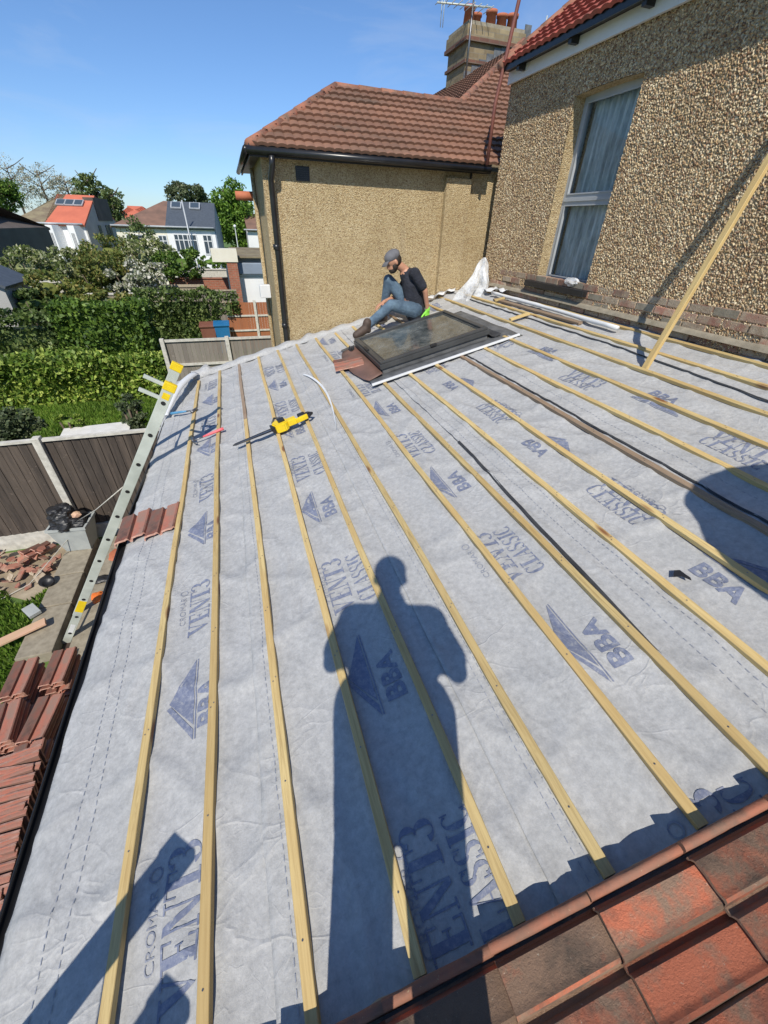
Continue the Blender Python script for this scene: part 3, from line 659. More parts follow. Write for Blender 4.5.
# ------------------------------------------------------------------ tiles
def tile_bm(bm, M4, W=.292, L=.335, th=.012, mi=0, jit=0, rag=True, emi=0):
    """double pan interlocking tile: local x up the slope, y across, z up"""
    prof = [(-.002, .004), (.004, .024), (.016, .028), (.026, .022), (.034, .019), (.075, .022), (.118, .019), (.126, .008), (.130, -.002), (.150, -.004), (.156, .020), (.166, .025), (.178, .021), (.190, .019), (.232, .022), (.272, .019), (.280, .008), (.284, -.004), (.292, -.006)]
    k = W/.292; n = len(prof); nu = 5; top = []; bot = []
    rs = random.random()*50
    for j in range(nu+1):
        x = L*j/nu
        if rag and j == 0: x += 0
        dz = .003*noise.noise(Vector((rs, x*9, 0)))
        top.append([bm.verts.new(M4 @ Vector((x+(.004*noise.noise(Vector((rs, a*40, j))) if j in (0, nu) else 0), a*k, b+dz))) for a, b in prof])
        bot.append([bm.verts.new(M4 @ Vector((x, a*k, b-th))) for a, b in prof])
    for j in range(nu):
        for i in range(n-1):
            bm.faces.new((top[j][i], top[j+1][i], top[j+1][i+1], top[j][i+1])).material_index = mi
            bm.faces.new((bot[j][i], bot[j][i+1], bot[j+1][i+1], bot[j+1][i])).material_index = mi
        bm.faces.new((top[j][0], bot[j][0], bot[j+1][0], top[j+1][0])).material_index = emi; bm.faces.new((top[j][-1], top[j+1][-1], bot[j+1][-1], bot[j][-1])).material_index = emi
    for i in range(n-1):
        bm.faces.new((top[0][i], top[0][i+1], bot[0][i+1], bot[0][i])).material_index = emi; bm.faces.new((top[-1][i], bot[-1][i], bot[-1][i+1], top[-1][i+1])).material_index = emi
def verge_roof():
    e = empty('tiled_roof', RP(0, 0)); e.matrix_world = RF; tag(e, 'weathered red and brown tiled roof edge in the foreground', 'roof')
    bm = BM(); vb = BM()
    for c in range(-6, 14):
        u = .0+.29*c - .02
        for r_ in range(0, 12):
            y = .045-.212*(r_+1); off = .0 if True else 0
            jj = random.uniform(-.004, .004)
            Mx = Matrix.Translation((u+jj, y+random.uniform(-.003, .003), .062+random.uniform(-.003, .003))) @ Euler((random.uniform(-.01, .01), -.0+math.atan2(-.026, .335)*-1*-1, random.uniform(-.012, .012))).to_matrix().to_4x4()
            Mx = Matrix.Translation((u+jj, y+.012, .072+random.uniform(-.003, .003))) @ Euler((random.uniform(-.012, .012), math.atan2(.030, .29), random.uniform(-.012, .012))).to_matrix().to_4x4()
            tile_bm(bm, Mx, W=.216)
        # rounded verge roll with its outer face turned down
        z0 = .085
        pr = None
        for j in range(7):
            x = u+.33*j/6; z = z0-.030*j/6; q = []
            for k in range(9):
                a = R(-10+k*24); rr = .012+.003*noise.noise(Vector((c*3, j*1.3, k*.8)))
                q.append(vb.verts.new((x+.003*noise.noise(Vector((c, k*2, 1)))*(j == 0), .082+rr*math.cos(a), z+rr*math.sin(a))))
            q += [vb.verts.new((x, .070, z-.05)), vb.verts.new((x, .094, z-.05))]
            q = q[::1]
            if pr:
                for k in range(len(q)): vb.faces.new((pr[k], pr[(k+1) % len(q)], q[(k+1) % len(q)], q[k]))
            else: vb.faces.new(q[::-1])
            pr = q
        vb.faces.new(pr)
    o = obj('tile_field', bm, M['tile_near'], e, True); o.data.set_sharp_from_angle(angle=R(40))
    v = obj('verge_tiles', vb, M['ridge_tile'], e, True); v.data.set_sharp_from_angle(angle=R(50))
    v['label'] = 'rounded edge tiles bordering the membrane'
    mb = BM(); pr = None
    for j in range(120):
        u = -1.5+j*.045; q = [mb.verts.new((u, y+.006*noise.noise(Vector((u*14, y*9, 2))), z)) for y, z in ((.078, .06), (.095+.006*noise.noise(Vector((u*11, 4, 2))), .03), (.098, -.02), (.03, -.02))]
        if pr:
            for k in range(3): mb.faces.new((pr[k], pr[k+1], q[k+1], q[k]))
        pr = q
    mo = obj('mortar_bed', mb, M['mortar'], e)
verge_roof()
# the four loose tiles by the ladder: two side by side laid on the membrane
def tile_thing(name, label, group=None, mat='tile_stack'):
    bm = BM(); tile_bm(bm, Matrix.Translation((-.1675, -.146, 0)), th=.014, emi=1); o = obj(name, bm, [M[mat], M['tile_end']], None, True); o.data.set_sharp_from_angle(angle=R(35))
    return tag(o, label, 'roof tile', group)
t1 = tile_thing('roof_tile', 'red brown tile lying on the membrane by the ladder, nearer the ladder', 'loose tiles by the ladder')
onroof(t1, -1.43, 2.84, .012, R(90)); t2 = t1.copy(); COL.objects.link(t2); t2['label'] = 'red brown tile lying on the membrane by the ladder, on the batten side'; onroof(t2, -1.20, 2.78, .014, R(88))
t1.scale = t2.scale = (.95, .80, 1)
TILE = t1

# ------------------------------------------------------------------ the roof window
def skylight():
    e = empty('roof_window', (0, 0, 0)); onroof(e, 1.64, 4.68, 0); tag(e, 'closed dark grey roof window with dusty glass set into the roof', 'roof window')
    X, Y = .64, .56
    def ringbox(bm, x, y, wd, z0, z1, bev=.004):
        bx(bm, -x, x, -y, -y+wd, z0, z1, 0, bev); bx(bm, -x, x, y-wd, y, z0, z1, 0, bev); bx(bm, -x, -x+wd, -y+wd, y-wd, z0, z1, 0, bev); bx(bm, x-wd, x, -y+wd, y-wd, z0, z1, 0, bev)
    bm = BM(); ringbox(bm, X-.02, Y-.02, .07, -.02, .095); obj('kerb', bm, M['lead'], e)
    bm = BM(); ringbox(bm, X, Y, .085, .075, .125); fr = obj('frame', bm, M['frame_grey'], e)
    bm = BM(); ringbox(bm, X-.012, Y-.012, .05, .125, .150, .006); sf = obj('sash', bm, M['frame_grey'], e)
    bm = BM(); ringbox(bm, X-.075, Y-.075, .012, .118, .134, .002); obj('glazing_bead', bm, M['frame_grey'], sf)
    bm = BM(); bx(bm, -X+.06, X-.06, -Y+.06, Y-.06, .118, .128); obj('pane', bm, M['dusty'], sf)
    bm = BM(); box(bm, (-.62, -.0, .158), (.03, .14, .02), None, 0, .006); box(bm, (-.02, -Y+.01, .152), (.07, .035, .022), None, 0, .005); obj('latch', bm, M['black'], sf)
    # flashing skirt, crumpled at the low corner
    bm = BM(); n = 28; m_ = 22; vs = {}
    for i in range(n+1):
        for j in range(m_+1):
            x = -.80+1.72*i/n; y = -.76+1.46*j/m_
            inside = abs(x) < X-.05 and abs(y) < Y-.05
            if inside: continue
            dz = .030+.010*noise.noise(Vector((x*4, y*4, 1)))
            if x < -X: dz = .022+.018*noise.noise(Vector((x*6, y*5, 3)))
            vs[i, j] = bm.verts.new((x, y+(.03*math.sin(j*.9) if i == 0 else 0), dz))
    for i in range(n):
        for j in range(m_):
            q = [(i, j), (i+1, j), (i+1, j+1), (i, j+1)]
            if all(k in vs for k in q): bm.faces.new([vs[k] for k in q])
    fl = obj('flashing', bm, M['lead'], e, True); s_ = fl.modifiers.new('s', 'SOLIDIFY'); s_.thickness = .003
    bm = BM(); nn = 14; pr = None
    for j in range(nn+1):
        y = -.62+1.2*j/nn; a = -.80-.10*math.sin(j/nn*math.pi)**.6; q = [bm.verts.new((x, y, z+.006*noise.noise(Vector((x*9, y*6, 5))))) for x, z in ((a, .03), (-.72, .045), (-.645, .062))]
        if pr:
            for k in range(2): bm.faces.new((pr[k], pr[k+1], q[k+1], q[k]))
        pr = q
    ap = obj('apron', bm, M['brownpanel'], e, True); ap['label'] = 'brown corrugated apron at the low end'; ap.modifiers.new('s', 'SOLIDIFY').thickness = .004
    bm = BM(); box(bm, (.03, -.775, .045), (1.70, .030, .018), Euler((0, 0, R(1.0))), 0, .003); st = obj('edge_strip', bm, M['white'], e); st['label'] = 'white strip along the near edge'
    # black drape along the upslope side
    bm = BM(); pr = None
    for j in range(18):
        y = -.60+1.0*j/17; q = [bm.verts.new((x, y, z+.02*noise.noise(Vector((x*8, y*7, 6))))) for x, z in ((X+.0, .06), (X+.05, .035), (X+.12+.03*noise.noise(Vector((y*5, 1, 1))), .05))]
        if pr:
            for k in range(2): bm.faces.new((pr[k], pr[k+1], q[k+1], q[k]))
        pr = q
    obj('side_felt', bm, M['blackfelt'], e, True)
skylight()
o = tile_thing('tile_piece', 'broken red tile piece at the left corner of the roof window'); o.scale = (.42, .62, .9); onroof(o, .78, 4.72, .055, R(-8), .05, .05)
bm = BM()
for k in range(9):
    a = k*.7; box(bm, (.02*math.cos(a), .05*math.sin(a), .012+.003*k), (.09, .05, .006), Euler((a, .4*a, a)))
o = obj('black_scrap', bm, M['blackfelt']); onroof(o, .93, 5.18, .02); tag(o, 'crumpled scrap of black felt at the far left corner of the roof window', 'scrap')

# ------------------------------------------------------------------ tools on the roof
def saw():
    e = empty('chainsaw'); tag(e, 'yellow and black cordless chainsaw lying across the battens', 'chainsaw')
    onroof(e, -.10, 3.60, .032, R(180+8)); e.scale = (.9, .9, .9)       # bar points down the slope
    bm = BM(); prism(bm, [(.0, -.055), (.13, -.06), (.16, -.02), (.13, .075), (.04, .085), (.0, .05)], .005, .095); bmesh.ops.bevel(bm, geom=bm.edges[:], offset=.010, segments=2, affect='EDGES')
    obj('body', bm, M['yellow'], e)
    bm = BM(); box(bm, (.055, .0, .105), (.07, .07, .03), None, 0, .008); obj('vent_cover', bm, M['black'], e)
    bm = BM(); prism(bm, [(.14, -.03), (.18, -.04), (.17, .06), (.14, .05)], .02, .08); obj('rear_housing', bm, M['black'], e)
    bm = BM(); tube(bm, [(-.0+.03, -.05, .05), (.03, -.10, .08), (.10, -.115, .10), (.14, -.06, .08)], .011, 8); obj('front_handle', bm, M['black'], e, True)
    e2 = BM(); tube(e2, [(-.14, .0, .05), (-.16, .03, .05), (-.23, .035, .05), (-.27, .0, .05), (-.24, -.045, .05), (-.15, -.04, .05)], .016, 8); 
    # in local axes +x is towards the bar tip once turned; the grip stands behind the body
    obj('rear_handle', e2, M['black'], e, True)
    bm = BM(); box(bm, (-.045, .01, .055), (.09, .075, .065), None, 0, .008); box(bm, (-.15, .045, .055), (.13, .03, .05), Euler((0, 0, .15)), 0, .01); obj('rear_body', bm, M['yellow'], e)
    bm = BM(); box(bm, (-.165, -.02, .05), (.08, .085, .06), None, 0, .012); bt = obj('battery', bm, M['black'], e, True)
    bm = BM(); prism(bm, [(.13, -.024), (.56, -.012), (.575, 0), (.56, .012), (.13, .024)], .040, .046); obj('guide_bar', bm, M['steel'], e)
    bm = BM(); tube(bm, [(.13, -.028, .043), (.56, -.015, .043), (.582, 0, .043), (.56, .015, .043), (.13, .028, .043)], .0065, 6); obj('chain', bm, M['black'], e)
saw()
def hammer(u, y, rz, mat, lab, col, flip=1):
    e = empty('hammer'); onroof(e, u, y, .030, rz); tag(e, lab, 'hammer')
    bm = BM(); tube(bm, [(-.16, 0, .01), (-.12, 0, .012), (-.02, 0, .011), (.05, 0, .011)], [.017, .015, .014, .009], 8); obj('grip', bm, M[col], e, True)
    bm = BM(); tube(bm, [(.04, 0, .011), (.15, 0, .011)], .008, 8); obj('shaft', bm, M['steel'], e, True)
    bm = BM(); tube(bm, [(.15, -.055, .012), (.15, -.03, .012), (.15, .02, .012)], [.017, .017, .012], 10); tube(bm, [(.15, .02, .012), (.145, .055, .008), (.12, .085, .004)], [.012, .009, .003], 6); obj('head', bm, M['steel'], e, True)
hammer(-1.20, 4.93, R(-26), 'b', 'blue handled hammer lying across the first batten', 'bluerub')
hammer(-.88, 4.03, R(190), 'p', 'pink handled hammer between the first two battens', 'pink')
# black scrap on the right, orange cloth etc.
bm = BM(); prism(bm, [(-.03, -.02), (.0, -.004), (.035, -.015), (.03, .0), (.012, .012), (-.01, .03), (-.03, .02)], 0, .003)
o = obj('felt_scrap', bm, M['black']); onroof(o, 1.33, .80, .02, R(-50)); tag(o, 'small torn black scrap on the membrane beside a pale batten', 'scrap')

# white flexible strip curling on the membrane, left of the roof window
def curl():
    pts = [(.30, 4.95), (.36, 4.8), (.43, 4.4), (.44, 4.0), (.40, 3.6), (.345, 3.25)]
    e = BM(); pr = None
    for k, (u, y) in enumerate(pts):
        u -= .06
        w_ = (.004, .010, .012, .010, .008, .003)[k]; z = (.01, .03, .04, .035, .02, .008)[k]
        q = [e.verts.new((u-w_, y, z)), e.verts.new((u+w_, y, z+.012))]
        if pr: e.faces.new((pr[0], pr[1], q[1], q[0]))
        pr = q
    o = obj('plastic_strip', e, M['white'], None, True); o.matrix_world = RF; s_ = o.modifiers.new('s', 'SOLIDIFY'); s_.thickness = .003
    sb = o.modifiers.new('b', 'SUBSURF'); sb.levels = sb.render_levels = 2
    tag(o, 'narrow white plastic strip curling up from the membrane left of the roof window', 'plastic strip')
curl()

# ------------------------------------------------------------------ ladders
def ladder(name, top, foot, wid, spacing, holes0, lab, flipw=1, rail_w=.088, stay=True):
    top = Vector(top); foot = Vector(foot); d = (foot-top).normalized(); L = (foot-top).length
    yv = Vector((0, 1, 0)); yv = (yv-d*yv.dot(d)).normalized(); nv = d.cross(yv)
    Mx = Matrix(((d.x, yv.x, nv.x, top.x), (d.y, yv.y, nv.y, top.y), (d.z, yv.z, nv.z, top.z), (0, 0, 0, 1)))
    e = empty(name); e.matrix_world = Mx; tag(e, lab, 'ladder')
    for s in (0, 1):
        bm = BM(); y = s*wid; bx(bm, 0, L, y-.012, y+.012, -rail_w/2, rail_w/2, 0, .003)
        r = obj('rail', bm, M['alu'], e)
        bm = BM(); bx(bm, -.03, .045, y-.018, y+.018, -rail_w/2-.006, rail_w/2+.006, 0, .008); c = obj('end_cap', bm, M['yellow'], r)
        if s == 0:
            bm = BM(); x = holes0
            while x < L-.1:
                tube(bm, [(x, -.016, 0), (x, -.0135, 0)], .019, 12); x += spacing
            obj('rung_socket', bm, M['black'], r)
            bm = BM(); bx(bm, 3.50, 3.68, -.0135, -.0128, -.026, .026); obj('sticker', bm, M['white'], r)
            bm = BM(); bx(bm, 3.02, 3.24, -.0135, -.0128, -.040, .040); obj('warning_band', bm, M['yellow'], r)
            bm = BM(); bx(bm, .07, .13, -.0135, -.0128, -.028, .028); obj('top_label', bm, M['yellow'], r)
    bm = None; x = holes0
    while x < L-.1:
        bm = BM(); tube(bm, [(x, .012, 0), (x, wid-.012, 0)], .014, 8); obj('rung', bm, M['alu'], e, True); x += spacing
    if stay:
        for x in (.02, .15):
            bm = BM(); box(bm, (x, .02, -.10), (.030, .02, .20), None, 0, .003); obj('stay_arm', bm, M['alu'], e)
    return e
P0 = Vector((-.635, 3.728, -1.145)); P1 = atZ(66, 643, GZ)
ladder('extension_ladder', P0, P1, .42, .352, .17, 'aluminium ladder leaning on the gutter with yellow end caps, dark rung holes')
Q0 = Vector((-.73, -.36, -1.09)); Q1 = Vector((-2.95, -.40, GZ))
l2 = ladder('extension_ladder', Q0, Q1, .36, .455, .24, 'second ladder out of frame whose two rounded stiles throw shadows at the bottom left', rail_w=.12, stay=False)

# ------------------------------------------------------------------ the house on the right
WX = 3.63
def house_right():
    e = empty('rendered_house', (WX, 0, GZ)); tag(e, 'brown pebbledashed house wall with white fascia and a tall net curtained window', 'house')
    def P(name, bm, mat, parent=None, smooth=False, lab=None):
        o = obj(name, bm, mat, parent or e, smooth); 
        if parent is None: o.matrix_parent_inverse = Matrix.Translation((-WX, 0, -GZ))
        if lab: o['label'] = lab
        return o
    wy0, wy1, wz0, wz1 = 4.045, 4.93, -.50, 1.13
    # stone skin: fine grid with true displacement, hole for the window and ragged foot
    def skin(y0, y1, z0, z1, st, cx=WX, bottom=None, top=None):
        ny = int((y1-y0)/st); nz = int((z1-z0)/st)
        ys = np.linspace(y0, y1, ny+1); zs = np.linspace(z0, z1, nz+1)
        V = [(cx, y, z) for z in zs for y in ys]
        if bottom:
            V = [(x, y, max(z, bottom(y)) if z < bottom(y) else z) for x, y, z in V]
        if top: V = [(x, y, min(z, top(y))) for x, y, z in V]
        F = [(j*(ny+1)+i, (j+1)*(ny+1)+i, (j+1)*(ny+1)+i+1, j*(ny+1)+i+1) for j in range(nz) for i in range(ny)]
        return V, F
    def ragged(y): return (-.60 if y > 3.9 else -.70)+.05*noise.noise(Vector((y*2.2, 1, 1)))+.035*noise.noise(Vector((y*9, 3, 1)))+(.0 if y > 2.6 else -.03)
    def headarch(y): t = (y-wy0)/(wy1-wy0); return wz1+.015*(1-(2*t-1)**2)
    VV = []; FF = []
    for (a, b, c, d, st, bt) in ((-1.2, 1.2, -.80, 1.47, .02, ragged), (1.2, wy0, -.80, 1.47, .0085, ragged), (wy0, wy1, wz1, 1.47, .0085, None), (wy1, 6.24, -.80, 1.47, .0085, ragged), (wy0, wy1, -.72, wz0-.045, .0085, ragged)):
        V, F = skin(a, b, c, d, st, WX, bt)
        if (a, b) == (wy0, wy1) and c == wz1: V = [(x, y, max(z, headarch(y))) for x, y, z in V]
        n = len(VV); VV += V; FF += [tuple(i+n for i in f) for f in F]
    o = pyd('stone_render', VV, FF, M['peb1'], e); o.matrix_parent_inverse = Matrix.Translation((-WX, 0, -GZ)); o['label'] = 'coarse brown and cream pebbledash'
    # reveals: left one catches the sun
    V, F = [], []
    k = 14; zs = np.linspace(wz0-.04, wz1+.02, 180)
    for z in zs:
        for i in range(k+1): V.append((WX+.14*i/k, wy1-.0, z))
    F = [(j*(k+1)+i, (j+1)*(k+1)+i, (j+1)*(k+1)+i+1, j*(k+1)+i+1) for j in range(len(zs)-1) for i in range(k)]
    r = pyd('reveal', V, F, M['peb2'], e); r.matrix_parent_inverse = Matrix.Translation((-WX, 0, -GZ))
    bm = BM()
    bx(bm, WX+.002, WX+.14, wy0-.03, wy0, wz0-.03, wz1+.02); pts = [(wy0, wz1)]+[(wy0+(wy1-wy0)*t/10, headarch(wy0+(wy1-wy0)*t/10)) for t in range(11)]+[(wy1, wz1+.2), (wy0, wz1+.2)]
    vs0 = [bm.verts.new((WX+.004, a, b)) for a, b in pts[1:12]]; vs1 = [bm.verts.new((WX+.16, a, b)) for a, b in pts[1:12]]
    for i in range(10): bm.faces.new((vs0[i], vs0[i+1], vs1[i+1], vs1[i]))
    P('reveal', bm, M['peb2'])
    # wall body behind, in pieces round the opening
    bm = BM()
    for (a, b, c, d) in ((-6, wy0-.002, GZ, 1.55), (wy1+.002, 6.22, GZ, 1.55), (wy0-.002, wy1+.002, GZ, wz0-.06), (wy0-.002, wy1+.002, wz1+.07, 1.55)):
        bx(bm, WX+.010, WX+.26, a, b, c, d)
    bx(bm, WX+.26, WX+5, 5.95, 6.22, GZ, 1.5)
    P('wall', bm, M['peb2'])
    bm = BM(); bx(bm, WX+2.2, WX+2.25, 2.5, 6, -2, 1.5); P('room_wall', bm, M['darkshaderender'])
    bm = BM(); bx(bm, WX+.26, WX+2.25, 2.5, 6, -1.6, -1.55); P('room_floor', bm, M['darkshaderender'])
    # brick foot below the render
    bm = BM(); n = 0
    z = -1.02
    while z < -.50:
        y = -1.2+(.11 if n % 2 else 0)
        while y < 6.0:
            dx = random.uniform(-.006, .004); L_ = .205
            dx += .006*noise.noise(Vector((y*2, z*9, 0))); bx(bm, WX-.006+dx, WX+.06, y+.005+random.uniform(-.004, .004), y+L_+.005, z+.003, z+.066+random.uniform(-.004, .003), random.choice((0, 0, 1, 2)), .006)
            y += .215
        z += .072; n += 1
    P('brick_foot', bm, [M['brick_old'], M['mortar'], M['concrete']], lab='exposed brickwork under the render')
    bm = BM(); nn = 160; pr = None
    for j in range(nn):
        y = -1.2+7.2*j/nn; zz = RP(3.60, y).z
        q = [bm.verts.new((WX-.05-.015*noise.noise(Vector((y*3, 0, 0))), y, zz+.012)), bm.verts.new((WX-.035, y, zz+.035)), bm.verts.new((WX-.018, y, zz+.05+.014*noise.noise(Vector((y*6, 2, 0))))), bm.verts.new((WX-.006, y, zz+.05))]
        if pr:
            for k in range(3): bm.faces.new((pr[k], pr[k+1], q[k+1], q[k]))
        pr = q
    P('mortar_fillet', bm, M['concrete'], smooth=True)
    # window
    wn = empty('window', (0, 0, 0)); wn.parent = e; wn.location = (.13, 0, -GZ)      # plane of the frame
    x = 0
    bm = BM(); fw = .055; Y0, Y1, Z0, Z1 = wy0+.0, wy1-.0, wz0, wz1+.05; zm = .30
    bx(bm, x, x+.06, Y0, Y0+fw, Z0, Z1); bx(bm, x, x+.06, Y1-fw, Y1, Z0, Z1); bx(bm, x, x+.06, Y0+fw, Y1-fw, Z0, Z0+fw); bx(bm, x, x+.06, Y0+fw, Y1-fw, Z1-.09, Z1); bx(bm, x, x+.06, Y0+fw, Y1-fw, zm-.05, zm+.04)
    bx(bm, x-.012, x, Y0+.03, Y1-.03, zm-.02, zm+.01)
    obj('frame', bm, M['upvc'], wn)
    for a, b in ((Z0+fw, zm-.05), (zm+.04, Z1-.09)):
        bm = BM(); y_0, y_1 = Y0+fw, Y1-fw; q = .012
        bx(bm, x-.008, x+.0, y_0, y_0+q, a, b); bx(bm, x-.008, x, y_1-q, y_1, a, b); bx(bm, x-.008, x, y_0+q, y_1-q, a, a+q); bx(bm, x-.008, x, y_0+q, y_1-q, b-q, b); obj('bead', bm, M['upvc'], wn)
        bm = BM(); bm.faces.new([bm.verts.new((x+.028, yy, zz)) for yy, zz in ((y_0, a), (y_0, b), (y_1, b), (y_1, a))]); obj('pane', bm, M['glass'], wn, recalc=False)
    bm = BM(); pr = None
    for j in range(110):
        y = Y0+.03+(Y1-Y0-.06)*j/109; dx = .10+.022*math.sin(j*.55+1.5*math.sin(j*.11))+.008*math.sin(j*1.7)
        q = [bm.verts.new((x+dx+.02*k_, y, Z0+.02+(Z1-Z0-.05)*k_)) for k_ in (0, .5, 1)]
        if pr:
            for k_ in range(2): bm.faces.new((pr[k_], pr[k_+1], q[k_+1], q[k_]))
        pr = q
    obj('curtain', bm, M['net'], wn, True)
    bm = BM(); bx(bm, -.13-.07, .0, wy0-.06, wy1+.14, wz0-.075, wz0-.012, 0, .006); s_ = obj('sill', bm, M['black'], wn)
    # fascia, soffit, gutterless eaves with brackets
    bm = BM(); bx(bm, WX-.045, WX-.015, -1.4, 6.26, 1.445, 1.555); P('fascia', bm, M['white'])
    bm = BM(); bx(bm, WX-.14, WX+.2, -1.4, 6.27, 1.558, 1.585); P('soffit', bm, M['black'])
    for y in (-.4, .5, 1.4, 2.3, 3.2, 4.1, 5.0, 5.9):
        bm = BM(); bx(bm, WX-.135, WX-.046, y, y+.05, 1.50, 1.557); P('rafter_foot', bm, M['black'])
    bm = BM(); bx(bm, WX-.155, WX-.140, -1.4, 6.27, 1.535, 1.60); P('barge_edge', bm, M['gutter'])
    # roof: rising 35 deg from (WX-.33, 1.5)
    bm = BM(); roof_field(bm, Vector((WX-.165, -1.4, 1.575)), Vector((0, 1, 0)), Vector((1, 0, .70)).normalized(), 7.6, 3.2, .17, .12, flip=-1, amp=.018)
    o = P('roof', bm, M['tile_red'], smooth=False)
    bm = BM(); d_ = Vector((1, 0, .70)).normalized(); a0 = Vector((WX-.19, 6.235, 1.575))
    for k in range(14): tube(bm, [a0+d_*(k*.30), a0+d_*(k*.30+.31)], [.055, .05], 10)
    rg = P('verge', bm, M['ridge_tile'], smooth=True)
    return e
def roof_field(bm, o, ax, up, W, L, gauge, pitch, flip=1, amp=.022, clip=None):
    """pantiled slope: courses of rolled tiles; o low corner, ax along the eaves, up the slope"""
    nrm = ax.cross(up)*1.0
    if nrm.z < 0: nrm = -nrm
    nc = int(math.ceil(L/gauge)); ns = int(W/pitch*8)
    for c in range(nc):
        v0, v1 = c*gauge, min(L+.02, (c+1)*gauge+.02); rows = []
        for (v, hgt) in ((v0, .0), (v0, .034), ((v0+v1)/2, .020), (v1, .004)):
            row = []
            for i in range(ns+1):
                s = W*i/ns; ph = (s/pitch) % 1; hw = amp*(math.sin(math.pi*ph)**.7 if flip > 0 else math.sin(math.pi*ph)**.7)
                row.append(o+ax*s+up*v+nrm*(hgt+hw))
            rows.append(row)
        if clip: 
            rng_ = [i for i in range(ns) if clip((rows[2][i]+rows[2][i+1])/2)]
        else: rng_ = range(ns)
        vv = {}
        for i in rng_:
            for j in range(4):
                for i2 in (i, i+1):
                    if (j, i2) not in vv: vv[j, i2] = bm.verts.new(rows[j][i2])
            for j in range(3): bm.faces.new((vv[j, i], vv[j, i+1], vv[j+1, i+1], vv[j+1, i]))
house_right()

# white tube (rolled plastic) along the foot of the wall
bm = BM(); pts = [RP(3.17, 5.62, .065), RP(3.175, 4.6, .062), RP(3.15, 3.25, .060)]; pts = [pts[0].lerp(pts[1], k/8) for k in range(8)]+[pts[1].lerp(pts[2], k/8) for k in range(9)]; pts = [p+Vector((.006*noise.noise(p*5), 0, .006*noise.noise(p*7))) for p in pts]; tube(bm, pts, [.021+.006*noise.noise(p*9) for p in pts], 12)
o = obj('white_tube', bm, M['white'], None, True); tag(o, 'long white plastic roll lying along the foot of the wall', 'roll')
bm = BM(); box(bm, (0, 0, 0), (.05, 1.7, .022), None, 0, .002); o = obj('timber_board', bm, M['oldpine']); onroof(o, 3.09, 4.55, .035, R(.5)); tag(o, 'flat old board beside the white plastic roll', 'board')

# leaning timber
def timber():
    a = Vector((3.05, 2.48, -.885)); b = Vector((3.49, 2.55, .40)); d = (b-a).normalized(); L = (b-a).length*1.32
    yv = Vector((0, 1, 0)); yv = (yv-d*yv.dot(d)).normalized(); nv = d.cross(yv)
    Mx = Matrix(((yv.x, d.x, nv.x, a.x), (yv.y, d.y, nv.y, a.y), (yv.z, d.z, nv.z, a.z), (0, 0, 0, 1)))
    o = obj('leaning_timber', batten_mesh(0, L, .045, .03, 9, .002), [M['pine'], M['pine']]); o.matrix_world = Mx; tag(o, 'pale timber batten leaning against the pebbledashed wall', 'timber')
timber()

# plastic bag on the sill; sheet by the corner
def crumple(name, mat, ctr, r, lab, cat, seed=0, spike=None, n=4, am=1.0):
    bm = BM(); bmesh.ops.create_icosphere(bm, subdivisions=n, radius=1)
    for v in bm.verts:
        d = v.co.copy(); f = 1+am*(.35*noise.noise(d*1.6+Vector((seed, 0, 0)))+.16*abs(noise.noise(d*4.3+Vector((seed, 4, 0))))-.05)
        v.co = Vector((d.x*r[0]*f, d.y*r[1]*f, d.z*r[2]*f))
        if spike: v.co = spike(v.co, d)
    o = obj(name, bm, mat, None); o.location = ctr; return tag(o, lab, cat)
crumple('plastic_bag', M['film'], Vector((WX-.0, 4.28, -.455)), (.06, .10, .04), 'small crumpled clear plastic bag on the black window sill', 'bag', 5)
def sheet():
    # a tall peak of clear film standing at the corner of the roof
    base = RP(3.02, 5.95, .0); bm = BM(); n = 26; m_ = 16; apex = Vector((.12, -.02, .50)); g = {}
    for i in range(n):
        a = 2*math.pi*i/n
        for j in range(m_+1):
            t = j/m_; rr = (1-t)**.75; fold = 1+.32*math.sin(a*5+t*2)+.2*math.sin(a*9+1)
            p = Vector((.20*math.cos(a)*rr*fold, .15*math.sin(a)*rr*fold, 0))+apex*t+Vector((.02*math.sin(t*9+a), .02*math.cos(t*7), 0)); p.z += .24*p.x*(1-t)
            g[i, j] = bm.verts.new(p)
    for i in range(n):
        for j in range(m_): bm.faces.new((g[i, j], g[(i+1) % n, j], g[(i+1) % n, j+1], g[i, j+1]))
    o = obj('clear_sheet', bm, M['film'], None); o.location = base; tag(o, 'peaked clear plastic sheet standing in the corner between the two houses', 'plastic sheet')
    for (p, q, lab) in (((2.42, 6.30), (2.95, 6.38), 'white membrane offcut lying left of the peaked plastic sheet'), ((3.10, 6.05), (3.34, 5.45), 'white membrane offcut between the peaked plastic sheet and the long roll')):
        bm = BM(); pr = None; a = Vector((p[0], p[1], 0)); b = Vector((q[0], q[1], 0)); sd_ = (b-a).normalized().cross(Vector((0, 0, 1)))
        for j in range(13):
            t = j/12; c = a.lerp(b, t); w_ = .05+.03*math.sin(j*1.3)
            r = [bm.verts.new((c+sd_*k*w_)+Vector((0, 0, .05+.05*abs(math.sin(j*.8+k))))) for k in (-1, 0, 1)]
            if pr:
                for k in range(2): bm.faces.new((pr[k], pr[k+1], r[k+1], r[k]))
            pr = r
        o = obj('membrane_offcut', bm, M['white'], None, True); o.matrix_world = RF; o.modifiers.new('s', 'SOLIDIFY').thickness = .002; tag(o, lab, 'offcut')
sheet()
